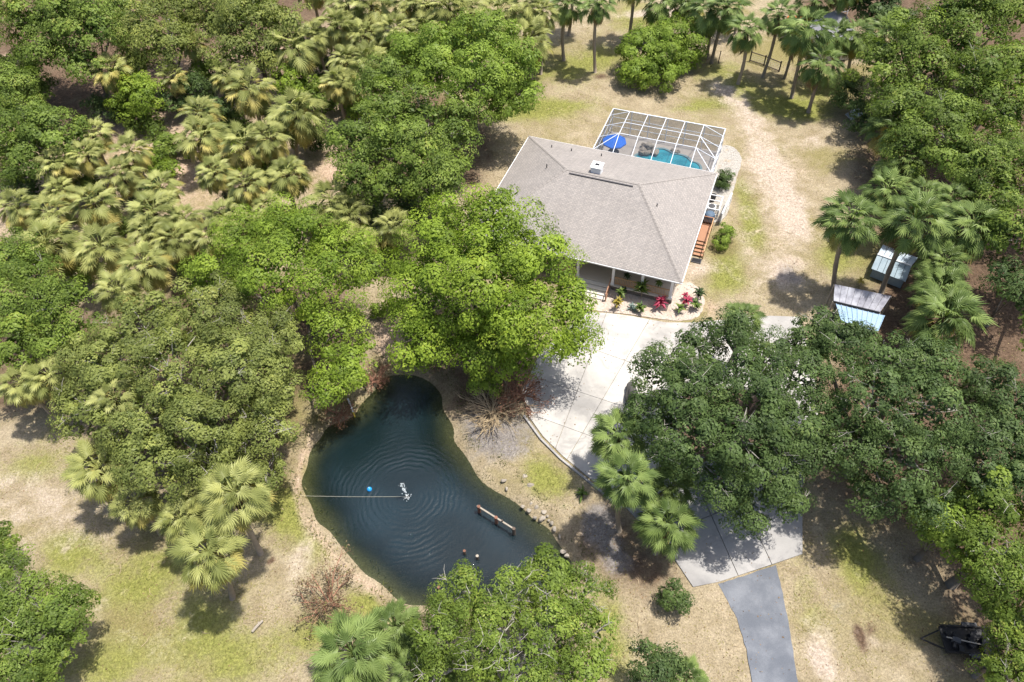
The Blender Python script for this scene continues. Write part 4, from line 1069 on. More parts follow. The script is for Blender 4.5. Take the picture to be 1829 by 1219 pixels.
# a few neighbours just out of frame so the wood goes on
OFF = [('oak_tree', 'oak beyond the right edge of the picture', [(1900, 300, 70, 8), (1940, 420, 70, 8), (1900, 600, 60, 8)]), ('oak_tree', 'oak outside the top left corner', [(-60, 60, 70, 9), (-80, 180, 70, 8)]), ('oak_tree', 'oak outside the right edge at the bottom', [(1910, 980, 60, 7), (1930, 1100, 60, 7)])]
for i, (nm, lb, lobes) in enumerate(OFF):
    tree(nm, lb, 'tree', lobes, 'oak', 300 + i, per=50, leaf=.34, rc=.8)

# ------------------------------------------------------------------ sabal palms, every frond its own part
def frond_mesh(name, seed, mat, droop=1.1, n=28, wide=1.0):
    rng = random.Random(seed)
    def arc(s):
        x = z = 0; k = 24
        for i in range(k):
            u = s * (i + .5) / k; a = -droop * u ** 1.6
            x += math.cos(a) * s / k; z += math.sin(a) * s / k
        return Vector((x, 0, z)), -droop * s ** 1.6
    m = MB()
    pts = [arc(s)[0] for s in (0, .3, .64)]
    for a, b in zip(pts[:-1], pts[1:]):
        m.add([a + Vector((0, .014, 0)), a + Vector((0, -.014, 0)), b + Vector((0, -.010, 0)), b + Vector((0, .010, 0))], [(0, 1, 2, 3)])
    for i in range(n):
        f = (i + .5) / n * 2 - 1
        phi = f * R(122)
        sb = .62 + .17 * (1 - abs(f)) ** 1.2
        p, a = arc(sb)
        T = Vector((math.cos(a), 0, math.sin(a))); Nn = Vector((-math.sin(a), 0, math.cos(a))); Sd = Vector((0, 1, 0))
        d = (T * math.cos(phi) + Sd * math.sin(phi) + Nn * (.16 * (1 if i % 2 else .6))).normalized()
        L = (.33 - .07 * abs(f)) * rng.uniform(.80, 1.12) * wide
        s2 = d.cross(Nn).normalized(); w = .0150
        q = p + d * L * .52; t = p + d * L * .98 - Vector((0, 0, 1)) * L * rng.uniform(.18, .45)
        tw = Nn * (.012 if i % 2 else -.012)
        m.add([p - s2 * w * .6, p + s2 * w * .6, q + s2 * w + tw, q - s2 * w - tw, t], [(0, 1, 2, 3), (3, 2, 4)])
    me = m.mesh(name, MT[mat])
    return me
FR = {k: [frond_mesh('frond', 10 * j + s, mt, .85 + .35 * s) for s in range(4)] for j, (k, mt) in enumerate((('g', 'frond'), ('y', 'frond_y'), ('d', 'frond_d'), ('k', 'frond_g')))}
PALM_GROUP = 'sabal palms'
def palm(px, py, rp, z=None, base=None, yellow=.25, deep=False, label='', seed=0, nf=36, bend=0.0):
    rng = random.Random(seed)
    if base is not None:
        b = W(*base); d = W(px, py, 0); o_ = Vector((0, 0, CAMH)); v = d - o_
        tt = (b.y - o_.y) / v.y; c = o_ + v * tt
        if c.z < 2: c = W(px, py, 5)
    else:
        c = W(px, py, z); b = Vector((c.x + rng.uniform(-.5, .5), c.y + rng.uniform(-.5, .4), 0))
    spread = R(rng.uniform(122, 150)); shag = rng.random() < .4
    r = (1.06 + .15 * rng.uniform(-1, 1)) * rp * depth(c) / FPX
    c = c + Vector((0, 0, .1 * r)); b.z = -.08
    t = empty('sabal_palm', b, 0, label, 'palm tree', PALM_GROUP)
    top = c - b
    tp = []; k = 9
    bow = Vector((rng.uniform(-.35, .35), rng.uniform(-.25, .25), 0))
    for i in range(k + 1):
        u = i / k
        p = Vector((0, 0, 0)).lerp(top, u) + bow * math.sin(u * math.pi)
        tp.append(p)
    hw = max(.15, min(.21, r * .09))
    rad = [hw * (1.25 if i == 0 else 1.0) * (1 + .08 * ((i % 2) * 2 - 1)) for i in range(k + 1)]
    n2 = 7
    MB().tube(tp[:n2 + 1], rad[:n2 + 1], 8).build('trunk', MT['palm_bark'], t, True)
    MB().tube(tp[n2:], [hw * 1.25, hw * 1.5, hw * 1.2], 8).build('trunk_boots', MT['palm_boots'], t, True)
    for i in range(nf):
        u = (i + .5) / nf
        az = i * 2.39996 + rng.uniform(-.25, .25)
        el = R(86) - spread * u ** .9 + rng.uniform(-.12, .12)
        x = rng.random()
        kind = 'k' if deep else 'g'
        if u > (.84 if shag else .94) and x < .6: kind = 'd'; el -= .25
        elif u > 1 - yellow * 1.5 and x < .70: kind = 'y'
        o = bpy.data.objects.new('frond', FR[kind][rng.randrange(4)])
        COL.objects.link(o); o.parent = t
        o.location = top - Vector((0, 0, .12 * r * u))
        s = r * rng.uniform(.92, 1.15) * (1.0 if u > .2 else .85)
        o.scale = (s, s * rng.uniform(.9, 1.15), s)
        o.rotation_euler = (Matrix.Rotation(az, 3, 'Z') @ Matrix.Rotation(-el, 3, 'Y') @ Matrix.Rotation(rng.uniform(-.35, .35), 3, 'X')).to_euler()
    return t

ROWS = [
 ('among the trees along the top left edge', .3, False, [(14, 8, 22, 7), (217, 51, 30, 7), (342, 78, 30, 6.5), (527, 88, 42, 6.5), (562, 70, 36, 6.5), (600, 50, 36, 7)]),
 ('in the highest palm row left of the yellow-green tree', .45, False, [(200, 129, 37, 6), (308, 142, 30, 5), (410, 140, 28, 5.5), (447, 163, 42, 5.5), (603, 150, 38, 5.5)]),
 ('in the palm row above the pink sand patch', .4, False, [(169, 244, 36, 5.5), (359, 207, 38, 5), (362, 250, 38, 4.5), (437, 261, 42, 5), (481, 250, 34, 5.5)]),
 ('in the grove below the olive rounded tree', .4, False, [(102, 298, 36, 5.5), (156, 281, 32, 5.5), (217, 315, 38, 5.5), (234, 275, 38, 5.5), (108, 342, 30, 4.5), (170, 366, 42, 5.5)]),
 ('in the grove just below the pink sand patch', .4, False, [(288, 339, 38, 5), (278, 385, 44, 5), (383, 312, 38, 5.5), (441, 332, 42, 5.5), (515, 315, 42, 5.5), (403, 390, 36, 5), (481, 373, 32, 4.5)]),
 ('in the row below the pink sand grove', .35, False, [(34, 373, 40, 5.5), (92, 386, 38, 5), (264, 418, 34, 5), (315, 430, 36, 5), (376, 425, 38, 5), (440, 412, 32, 4.5), (330, 395, 30, 4.5)]),
 ('between the bright domed tree and the mid green oak', .2, False, [(593, 363, 42, 5), (625, 385, 36, 4.5), (645, 432, 28, 4), (705, 407, 34, 4.5)]),
 ('in the big clump above the olive oak', .35, False, [(88, 441, 48, 5.5), (183, 447, 46, 5.5), (261, 478, 48, 6), (210, 522, 44, 6)]),
 ('poking out of the olive oak at the far left', .3, False, [(41, 688, 42, 5), (92, 676, 40, 5.5), (207, 715, 36, 8.8)]),
 ('at the lawn edge of the lower left palm clump', .3, False, [(179, 840, 52, 5), (247, 900, 42, 4), (326, 930, 46, 4.5), (350, 890, 30, 5)]),
 ('along the top edge behind the yellow-green tree', .25, False, [(620, 12, 36, 7), (664, 14, 36, 7), (729, 6, 34, 7), (765, 16, 34, 7), (802, 20, 36, 7), (840, 22, 36, 7), (890, 30, 40, 7.5), (940, 14, 36, 8), (966, 28, 32, 7.5)]),
 ('in the second row around the yellow-green tree top', .25, False, [(617, 60, 34, 6), (651, 66, 34, 6), (705, 58, 38, 6.5), (760, 55, 34, 6), (620, 112, 36, 5.5), (658, 115, 34, 5.5), (622, 155, 34, 5), (878, 72, 32, 6), (946, 74, 36, 6)]),
 ('in the grove right of the dirt clearing', .2, True, [(1593, 232, 42, 5), (1613, 290, 42, 5), (1582, 345, 40, 5.5), (1647, 352, 38, 6), (1700, 362, 34, 6)]),
 ('in the palm cluster right of the two sheds', .15, True, [(1736, 408, 54, 6.5), (1681, 474, 46, 5), (1678, 518, 50, 4.5), (1686, 570, 58, 5)]),
 ('in the clump between kerb and driveway oak', .08, True, [(1103, 783, 52, 4.8), (1197, 875, 42, 4.2), (1192, 940, 50, 4), (1329, 572, 40, 6)]),
 ('along the bottom edge below the pond', .06, True, [(632, 1170, 62, 4.5), (705, 1122, 52, 4.2), (735, 1196, 44, 4), (810, 1195, 42, 3.8), (1226, 1212, 36, 3)]),
 ('just beyond the top edge of the picture', .2, False, [(560, -30, 36, 7), (680, -40, 36, 7), (820, -40, 36, 8), (1020, -45, 36, 8), (1330, -50, 36, 8), (1590, -40, 36, 8)]),
]
ORD = ['leftmost', 'second from left', 'third from left', 'fourth from left', 'fifth from left', 'sixth from left', 'seventh from left', 'eighth from left', 'ninth from left']
sd = 1
for phrase, yl, deep, lst in ROWS:
    srt = sorted(lst, key=lambda q: q[0])
    for q in lst:
        sd += 1
        lb = 'sabal palm, %s %s' % (ORD[srt.index(q)], phrase)
        palm(q[0], q[1], q[2], z=q[3], yellow=yl, deep=deep, label=lb, seed=sd, nf=(62 if q[2] > 43 else 54))
BASED = [
 (532, 207, 44, (527, 283), .35, False, 'sabal palm with two bare trunks showing beside the pink clearing, upper left'),
 (423, 884, 62, (465, 988), .25, False, 'large sabal palm with leaning grey trunk above the pond path'),
 (375, 990, 62, (415, 1068), .3, False, 'sabal palm nearest the camera on the left lawn, star-shaped shadow below'),
 (1012, 10, 36, (1007, 108), .1, True, 'tall bare-trunked palm at the top edge, left of two on the lawn'),
 (1066, 10, 34, (1063, 130), .1, True, 'tall bare-trunked palm at the top edge, right of two, mulch at its foot'),
 (1134, -35, 38, (1122, 76), .1, True, 'dark palm trunk whose crown is cut off by the top edge'),
 (1186, 5, 36, (1178, 66), .15, True, 'palm directly above the round bright green bush'),
 (1228, 10, 36, (1222, 70), .2, True, 'palm at the top edge right of the round bush, low dead fronds'),
 (1268, 24, 38, (1262, 103), .15, True, 'left palm of the pair on the dark mulch ring'),
 (1298, 17, 36, (1271, 112), .15, True, 'right palm of the pair on the dark mulch ring, leaning right'),
 (1332, 58, 32, (1318, 150), .2, True, 'short palm with dark rough trunk left of the fence'),
 (1390, 30, 36, (1362, 138), .1, True, 'slim pale-trunked palm standing in front of the fence'),
 (1418, 70, 24, (1401, 140), .2, True, 'palm with shaggy trunk just right of the fence end'),
 (1440, 58, 40, (1414, 174), .12, True, 'tall palm in the middle of the back row, half pale half dark trunk'),
 (1495, 68, 32, (1490, 150), .2, True, 'palm with hanging dead fronds below the grey far roof'),
 (1528, 68, 30, (1513, 150), .2, True, 'palm with dark shaggy trunk left of the rounded oak'),
 (1467, 118, 34, (1444, 200), .1, True, 'shorter palm of the back row nearest to the dirt track'),
 (1576, 60, 32, (1560, 140), .3, True, 'palm half buried in the rounded oak beyond the fence'),
 (1518, 396, 50, (1489, 514), .12, True, 'palm leaning over the left end of the panelled lean-to'),
 (1631, 398, 54, (1573, 526), .12, True, 'tall palm whose trunk crosses in front of the small grey-blue shed'),
 (1118, 858, 58, (1106, 948), .05, True, 'lowest-trunked palm of the clump by the kerb, nearest the pond'),
 (1455, 5, 34, (1446, 60), .2, True, 'far palm with pale trunk above the back row, by the orange heap'),
 (1510, -20, 36, (1482, 70), .2, True, 'far palm with thick trunk rising beside the grey roof'),
]
for q in BASED:
    sd += 1
    palm(q[0], q[1], q[2], base=q[3], yellow=q[4], deep=q[5], label=q[6], seed=sd, nf=(62 if q[2] > 43 else 54))

# ------------------------------------------------------------------ bare bushes
def bare_bush(name, label, loc, n, L, mat, seed, flat=.5, leafy=None):
    rng = random.Random(seed); rs = np.random.RandomState(seed)
    t = empty(name, loc, 0, label, 'bush')
    m = MB(); ends = []
    def grow(p, d, l, r, lv):
        q = p + d * l * .5 + Vector((rng.uniform(-.1, .1), rng.uniform(-.1, .1), rng.uniform(-.03, .08))) * l
        e = q + (d + Vector((rng.uniform(-.35, .35), rng.uniform(-.35, .35), rng.uniform(-.25, .1)))).normalized() * l * .5
        e.z = max(.05, e.z)
        m.tube([p, q, e], [r, r * .75, r * .45], 4, False); ends.append(e)
        if lv:
            for k in range(3):
                dd = (d + Vector((rng.uniform(-.8, .8), rng.uniform(-.8, .8), rng.uniform(-.3, .5)))).normalized()
                grow(p.lerp(e, rng.uniform(.35, .95)), dd, l * rng.uniform(.45, .7), r * .5, lv - 1)
    for k in range(n):
        a = rng.uniform(0, 6.28); d = Vector((math.cos(a), math.sin(a), rng.uniform(.1, 1.2) * flat * 2)).normalized()
        grow(Vector((rng.uniform(-.3, .3), rng.uniform(-.3, .3), 0)), d, L * rng.uniform(.6, 1.1), .055, 2)
    m.build('branches', MT[mat], t)
    if leafy:
        E_ = np.array([tuple(e) for e in ends])
        I = rs.randint(0, len(E_), leafy[1])
        P = E_[I] + rs.normal(size=(leafy[1], 3)) * .16; P[:, 2] = np.abs(P[:, 2]) + .05
        N = rs.normal(size=P.shape) + np.array([0, 0, .6]); N /= np.linalg.norm(N, axis=1, keepdims=True)
        link('leaves', quads_mesh('leaves', leaf_quads(P, N, leafy[2], rs), rs.uniform(0, 1, len(P)), MT[leafy[0]]), t)
    return t
MT['redleaf'] = leafmat('dry_red_leaf', (0.14, 0.065, 0.045), (0.26, 0.14, 0.09), None, 0.8, 0.1)
MT['mauve'] = leafmat('dull_mauve_leaf', (0.12, 0.085, 0.065), (0.22, 0.165, 0.11), (0.2, 0.2, 0.07), 0.8, 0.15)
bare_bush('dead_brush', 'tangled pale dead branches between pond and driveway', W(880, 738), 44, 2.3, 'drytwig', 4, .35)
bare_bush('dead_brush', 'reddish dry bush spilling onto the driveway edge under the vivid tree', W(930, 708), 30, 2.0, 'redtwig', 5, .45, ('redleaf', 1500, .13))
bare_bush('bare_small_tree', 'sparse mauve-brown small tree on the lawn below the pond path', W(592, 1075), 14, 2.2, 'redtwig', 6, .9, ('mauve', 1700, .15))
bare_bush('dead_brush', 'dark dry brush on the bank at the pond narrow top', W(668, 680), 14, 1.3, 'redtwig', 7, .3, ('redleaf', 500, .12))
bare_bush('dead_brush', 'brown brush heap on the left bank above the white pipe', W(605, 742), 14, 1.2, 'redtwig', 9, .3, ('redleaf', 600, .12))

# ------------------------------------------------------------------ planting by the porch
MT['pl_green'] = leafmat('plant_green', (0.06, 0.11, 0.03), (0.16, 0.22, 0.05), None, .45, .25, True)
MT['pl_yellow'] = leafmat('croton_yellow', (0.30, 0.24, 0.04), (0.38, 0.32, 0.08), None, .45, .25, True)
MT['pl_red'] = leafmat('ti_red', (0.30, 0.035, 0.07), (0.42, 0.07, 0.13), None, .4, .25, True)
MT['pl_blue'] = leafmat('agave_blue', (0.14, 0.20, 0.19), (0.22, 0.28, 0.26), None, .5, .1, True)
MT['pl_dark'] = leafmat('plant_dark', (0.03, 0.05, 0.02), (0.05, 0.08, 0.03), None, .45, .2, True)
def rosette(name, label, loc, h, r, mat, seed, n=26, stem=True, w=.1, tiers=3):
    rng = random.Random(seed); t = empty(name, loc, rng.uniform(0, 6), label, 'plant')
    if stem: MB().tube([(0, 0, -.05), (.03, 0, h * .5), (0, .02, h)], [.035, .025, .015], 5).build('stem', MT['drytwig'], t)
    me = None
    m = MB()
    m.add([(0, -w * .3, 0), (0, w * .3, 0), (r * .5, w, r * .32), (r * .5, -w, r * .32), (r, 0, r * .1)], [(0, 3, 2, 1), (3, 4, 2)])
    me = m.mesh('leaf', MT[mat])
    for k in range(n):
        o = bpy.data.objects.new('leaf', me); COL.objects.link(o); o.parent = t
        u = rng.random()
        o.location = (0, 0, h * (.25 + .75 * (int(u * tiers) + 1) / tiers) if stem else .03)
        o.rotation_euler = (Matrix.Rotation(rng.uniform(0, 6.28), 3, 'Z') @ Matrix.Rotation(-rng.uniform(-.1, .95), 3, 'Y')).to_euler()
        s = rng.uniform(.75, 1.2); o.scale = (s, s, s)
    return t
PL = [
 ('croton', 'yellow and green croton left-most in the porch gravel bed', 668, 730, .75, .5, 'pl_yellow', 24), ('leafy_plant', 'green leafy clump behind the yellow croton by the porch steps', 695, 640, .9, .5, 'pl_green', 28),
 ('dark_plant', 'dark slender plant at the porch shade edge by the steps', 735, 585, .9, .3, 'pl_dark', 18), ('agave', 'blue-grey agave between the croton and the tall green shrub', 835, 740, .1, .55, 'pl_blue', 24),
 ('cordyline', 'tall green shrub in the middle of the porch bed', 945, 610, 1.3, .7, 'pl_green', 44), ('leafy_plant', 'pale green clump below the tall porch shrub', 940, 770, .5, .5, 'pl_green', 26),
 ('ti_plant', 'larger red ti plant in front of the porch', 1160, 730, .8, .6, 'pl_red', 34), ('ti_plant', 'smaller red ti plant near the porch corner', 1475, 695, .6, .45, 'pl_red', 24),
 ('leafy_plant', 'low green plant left of the smaller red ti plant', 1390, 770, .4, .5, 'pl_green', 26), ('leafy_plant', 'dark leafed plant at the right end of the porch bed', 1610, 630, .8, .55, 'pl_dark', 30),
 ('leafy_plant', 'green shrub below the smaller red ti plant', 1570, 740, .6, .5, 'pl_green', 28), ('dark_plant', 'small dark red plant above the smaller red ti plant', 1450, 620, .5, .3, 'pl_red', 14),
]
for i, (nm, lb, zx, zy, h, r, mat, n) in enumerate(PL):
    p = W(1000 + zx / 6.53, 440 + zy / 6.53); p.z = .02
    rosette(nm, lb, p, h * 1.15, r * 1.25, mat, 50 + i, int(n * 1.3), h > .2, .09 if mat != 'pl_blue' else .06)
rosette('agave', 'single green rosette plant on the bank below the kerb', W(1040, 884), .1, .75, 'pl_green', 77, 22, False, .08)
rosette('leafy_plant', 'small weedy plant by the panelled lean-to', W(1535, 508), .5, .5, 'pl_yellow', 78, 16)
for i, (x, lb) in enumerate(((5.1, 'dark hanging fern between the first porch columns'), (8.0, 'hanging fern between the last porch columns'))):
    hf = hthing('hanging_fern', x, -7.45, 1.75, lb, 'hanging plant')
    MB().lathe((0, 0, 0), ((.1, 0), (.17, .2)), 10).build('pot', MT['darkgrey'], hf)
    MB().tube([(0, 0, .2), (0, 0, 1.3)], .012, 4).build('hanger', MT['darkgrey'], hf)
    m = MB(); r = .42; m.add([(0, -.03, 0), (0, .03, 0), (r * .6, .07, .12), (r * .6, -.07, .12), (r, 0, -.2)], [(0, 3, 2, 1), (3, 4, 2)])
    me = m.mesh('leaf', MT['pl_dark' if i == 0 else 'pl_green']); rng = random.Random(i)
    for k in range(26):
        o = bpy.data.objects.new('leaf', me); COL.objects.link(o); o.parent = hf; o.location = (0, 0, .2)
        o.rotation_euler = (Matrix.Rotation(rng.uniform(0, 6.28), 3, 'Z') @ Matrix.Rotation(-rng.uniform(-.3, 1.1), 3, 'Y')).to_euler()

# ------------------------------------------------------------------ pond furniture
MT['splash'] = simple('white_spray', (0.80, 0.86, 0.90), 0.3, 0, 0.05)
dk = empty('dock_remains', W(890, 930, WZ), 0, 'weathered beam on three old pilings standing in the pond', 'dock')
z = WZ + .75
pa, pb = W(852, 904, z) - dk.location, W(917, 945, z) - dk.location
MB().beam(pa, pb, .12, .14).build('beam', MT['weathered'], dk)
for u in (0.02, .5, .98):
    p = pa.lerp(pb, u); MB().tube([(p.x + .08, p.y - .08, -1.2), (p.x + .08, p.y - .08, p.z + .15)], .13, 8).build('piling', MT['rust' if u < .8 else 'piling'], dk)
p = pa.lerp(pb, .7); MB().tube([(p.x, p.y, p.z - .1), (p.x, p.y, p.z + .28)], .06, 6).build('peg', MT['piling'], dk)
for (a, b, lb) in ((829, 985, 'short reddish piling alone in the pond, left of a close pair'), (852, 994, 'short white-topped piling, right of a close pair in the pond'), (783, 1050, 'dark piling in the pond beside the overhanging oak')):
    o = empty('piling', W(a, b, WZ + .4), 0, lb, 'piling', 'pond pilings'); o.location.z = WZ
    MB().tube([(0, 0, -1.2), (.02, 0, .45)], [.12, .10], 8).build('shaft', MT['piling'], o); MB().tube([(.02, 0, .45), (.02, 0, .49)], .11, 8).build('top', MT['rust' if a != 852 else 'weathered'], o)
ft = empty('fountain_jet', FOUNT, 0, 'white water jet splashing in the middle of the pond', 'fountain')
MB().lathe((0, 0, 0), ((.2, -.2), (.2, .03), (.05, .06)), 10).build('float', MT['black'], ft)
rng = random.Random(2); spr = MB()
for k in range(110):
    if k < 70:
        u = rng.random() ** .8; p = (-.12 * u + rng.gauss(0, .03 + .09 * u), rng.gauss(0, .03 + .07 * u), .05 + 1.9 * u); r = rng.uniform(.012, .034)
    else:
        p = (rng.gauss(.08, .17), rng.gauss(-.05, .15), rng.uniform(.0, .22)); r = rng.uniform(.012, .034)
    spr.rock(p, r, rng, 1, 1.0)
so = spr.build('spray', MT['splash'], ft); so['kind'] = 'stuff'
bl = empty('float_ball', W(660, 875, WZ), 0, 'blue float ball on the pond left of the fountain', 'float')
MB().lathe((0, 0, 0), [(.2 * math.cos(a) + .001, .05 + .2 * math.sin(a)) for a in (-1.5, -1, -.5, 0, .5, 1, 1.5)], 14).build('ball', MT['blueplas'], bl, True)
MB().tube([(0, 0, .2), (0, 0, .32)], .03, 6).build('eyelet', MT['white'], bl)
rp = W(538, 886, -.2); re_ = FOUNT + Vector((0, 0, .06))
MB().tube([rp.lerp(re_, u) - Vector((0, 0, 0.08 * math.sin(u * math.pi))) for u in [i / 10 for i in range(11)]], .009, 5).build('mooring_rope', MT['rope'])
tag(bpy.data.objects['mooring_rope'], 'thin pale rope from the left bank to the pond fountain', 'rope')
pp = empty('white_pipe', W(632, 742, WZ), 0, 'pale pipe with yellow end slanting from left bank into pond', 'pipe')
a, b = W(621, 712, .15) - pp.location, W(634, 745, WZ) - pp.location
MB().tube([a, a.lerp(b, .75)], .07, 8).build('pipe_body', MT['silver'], pp); MB().tube([a.lerp(b, .75), b + Vector((0, 0, -.1))], .07, 8).build('pipe_tip', MT['yellowpaint'], pp)
# rocks along the right bank
rng = random.Random(12)
RK = [(938, 852), (905, 873), (941, 882), (950, 898), (960, 905), (972, 915), (978, 922), (955, 925), (966, 928), (990, 945), (1000, 958), (985, 935), (1012, 992), (1006, 985), (945, 912), (958, 890), (980, 930), (970, 925), (934, 905), (900, 860), (948, 868), (962, 878)]
RK = [(a - 0, b) for a, b in RK]
RK.sort(key=lambda q: q[1])
NTH = 'first second third fourth fifth sixth seventh eighth ninth tenth eleventh twelfth thirteenth fourteenth fifteenth sixteenth seventeenth eighteenth nineteenth twentieth twenty-first twenty-second'.split()
for i, (a, b) in enumerate(RK):
    p = W(a, b, -.2); r = rng.uniform(.09, .22)
    o = empty('bank_rock', p, 0, 'pale limestone rock on the right pond bank, %s counting down from the top' % NTH[i], 'rock', 'limestone rocks on the right pond bank')
    o.location.z = -.32 if i > 2 else -.15
    MB().rock((0, 0, .08), r, rng).build('stone', MT['rock'], o)
# small loose stones and twigs in the gravel beds
st = MB()
for pl, n in ((bed1, 420), (bed2, 260)):
    xs = [p[0] for p in pl]; ys = [p[1] for p in pl]; k = 0
    while k < n:
        x, y = rng.uniform(min(xs), max(xs)), rng.uniform(min(ys), max(ys))
        if in_poly(pl, x, y): st.rock((x, y, .03), rng.uniform(.03, .10), rng, 1); k += 1
MT['pebble'] = simple('pebble', (0.52, 0.46, 0.41), 0.9, 0, 0.4, 4)
o = st.build('loose_stones', MT['pebble']); tag(o, 'loose pale stones lying in the gravel beds around the house', 'stones', None, 'stuff')

# ------------------------------------------------------------------ things half hidden by the drive oak
b_ = empty('boulder', W(1128, 712), 0, 'dark rounded boulder at the left fringe of the driveway oak', 'boulder')
MB().rock((0, 0, .5), .85, random.Random(3), 3, .9).build('stone', MT['darkrock'], b_, True)
tc = empty('planter', W(1212, 668), .4, 'terracotta coloured planter glimpsed through the driveway oak', 'planter')
MB().lathe((0, 0, 0), ((.34, 0), (.5, .7), (.55, .72), (.55, .85)), 14).build('pot', MT['terracotta'], tc); MB().lathe((0, 0, .7), ((.48, 0), (.2, .08)), 12).build('soil', MT['soil'], tc)

# ------------------------------------------------------------------ sheds on the right
def quad_slab(m, pts, th):
    n = (pts[1] - pts[0]).cross(pts[3] - pts[0]).normalized()
    if n.z < 0: n = -n
    vs = list(pts) + [p - n * th for p in pts]
    return m.add(vs, [(0, 1, 2, 3), (7, 6, 5, 4)] + [(i, 4 + i, 4 + (i + 1) % 4, (i + 1) % 4) for i in range(4)])
lt = empty('lean_to', W(1535, 570), 0, 'lean-to with mildewed panel roof above a pale blue metal roof', 'shed')
o0 = lt.location
T0, T1, B0, B1 = W(1491, 508, 2.9) - o0, W(1592, 529, 2.9) - o0, W(1489, 538, 2.3) - o0, W(1572, 558, 2.3) - o0
npn = 8
for k in range(npn):
    u0, u1 = k / npn + .003, (k + 1) / npn - .003
    a, b = T0.lerp(T1, u0), T0.lerp(T1, u1); c, d = B0.lerp(B1, u1), B0.lerp(B1, u0)
    ma, mb_ = a.lerp(d, .55) - Vector((0, 0, .10)), b.lerp(c, .55) - Vector((0, 0, .10))
    pm = MB(); quad_slab(pm, [a, b, mb_, ma], .05); quad_slab(pm, [ma, mb_, c, d], .05)
    pm.build('roof_panel', MT['oldpanel'], lt)
F0, F1, G0, G1 = W(1493, 543, 2.1) - o0, W(1580, 564, 2.1) - o0, W(1503, 574, 1.8) - o0, W(1568, 592, 1.8) - o0
for k in range(9):
    u0, u1 = k / 9 + .004, (k + 1) / 9 - .004
    pm = MB(); quad_slab(pm, [F0.lerp(F1, u0), F0.lerp(F1, u1), G0.lerp(G1, u1), G0.lerp(G1, u0)], .04)
    pm.build('metal_sheet', MT['bluemetal'], lt)
for k in range(10):
    u = k / 9; MB().beam(F0.lerp(F1, u) + Vector((0, 0, .03)), G0.lerp(G1, u) + Vector((0, 0, .03)), .05, .05).build('seam', MT['bluemetal'], lt)
MB().beam(B0 - Vector((0, 0, .06)), B1 - Vector((0, 0, .06)), .10, .14).build('roof_beam', MT['black'], lt)
MB().beam(T0 - Vector((0, 0, .12)), T1 - Vector((0, 0, .12)), .10, .12).build('roof_beam', MT['weathered'], lt)
for p in (T0, T1, B0, B1, G0, G1, T0.lerp(T1, .5), B0.lerp(B1, .5)):
    MB().beam((p.x, p.y, 0), (p.x, p.y, p.z - .1), .12).build('post', MT['weathered'], lt)
wl2 = MB(); wl2.beam((F0.x, F0.y, 1.0), (F1.x, F1.y, 1.0), .06, 1.9); wl2.build('back_wall', MT['darkgrey'], lt)

gs = empty('garden_shed', W(1600, 490), 0, 'small grey-blue metal shed behind the crossing palm trunk', 'shed')
o0 = gs.location
zz, ze = 1.55, 1.1
q = dict(tl=W(1577, 437, ze), tr=W(1640, 461, ze), rl=W(1567, 455, zz), rr=W(1628, 476, zz), bl=W(1556, 480, ze), br=W(1618, 504, ze))
q = {k: v - o0 for k, v in q.items()}
for k in range(6):
    u0, u1 = k / 6 + .006, (k + 1) / 6 - .006
    m = MB(); quad_slab(m, [q['rl'].lerp(q['rr'], u0), q['rl'].lerp(q['rr'], u1), q['br'].lerp(q['bl'], 1 - u1), q['br'].lerp(q['bl'], 1 - u0)], .05); m.build('roof_sheet', MT['shedmetal'], gs)
    m = MB(); quad_slab(m, [q['tl'].lerp(q['tr'], u0), q['tl'].lerp(q['tr'], u1), q['rl'].lerp(q['rr'], u1), q['rl'].lerp(q['rr'], u0)], .05); m.build('roof_sheet', MT['shedtop'], gs)
MB().beam(q['rl'] + Vector((0, 0, .04)), q['rr'] + Vector((0, 0, .04)), .16, .1).build('ridge', MT['silver'], gs)
m = MB()
cs = [q['tl'], q['tr'], q['br'], q['bl']]
cen = sum(cs, Vector()) / 4
cs = [cen + (c - cen) * .88 for c in cs]
for a, b in zip(cs, cs[1:] + cs[:1]): m.beam((a.x, a.y, .5), (b.x, b.y, .5), .06, 1.0)
m.build('wall', MT['shedmetal'], gs)

# ------------------------------------------------------------------ far house beyond the fence, fence, orange heap
fh = empty('far_house', W(1495, 60), R(-20), 'grey-roofed neighbour building behind the palms at top right', 'house')
o0 = W(1497, 17, 4.2); c = fh.location
mr = Matrix.Rotation(R(20), 3, 'Z')
def fl(v): return mr @ (v - c)
pk = fl(W(1493, 18, 4.4)); e = [fl(W(*v)) for v in ((1440, 42, 2.8), (1470, 78, 2.8), (1535, 70, 2.8), (1512, 26, 2.8))]
MT['farroof'] = simple('grey_shingle', (0.23, 0.23, 0.25), 0.9, 0, 0.25, 2)
for a, b in zip(e, e[1:] + e[:1]):
    m = MB(); n = (b - a).cross(pk - a).normalized(); n = n if n.z > 0 else -n
    m.add([a, b, pk, a - n * .1, b - n * .1, pk - n * .1], [(0, 1, 2), (5, 4, 3), (0, 3, 4, 1), (1, 4, 5, 2), (2, 5, 3, 0)]); m.build('roof_slope', MT['farroof'], fh)
ce = sum(e, Vector()) / 4; wls = [ce + (v - ce) * .88 for v in e]; m = MB()
for a, b in zip(wls, wls[1:] + wls[:1]): m.beam((a.x, a.y, 1.35), (b.x, b.y, 1.35), .15, 2.7)
m.build('wall', MT['wall'], fh)
lc = empty('folding_ladder', W(1508, 28), .3, 'small white folding ladder beside the far grey roof', 'ladder')
for x in (-.4, .4):
    MB().beam((x, 0, 0), (x, .1, 1.8), .08).build('upright', MT['white'], lc)
for z in (.5, 1.1, 1.7): MB().beam((-.4, .05, z), (.4, .05, z), .08).build('rung', MT['white'], lc)
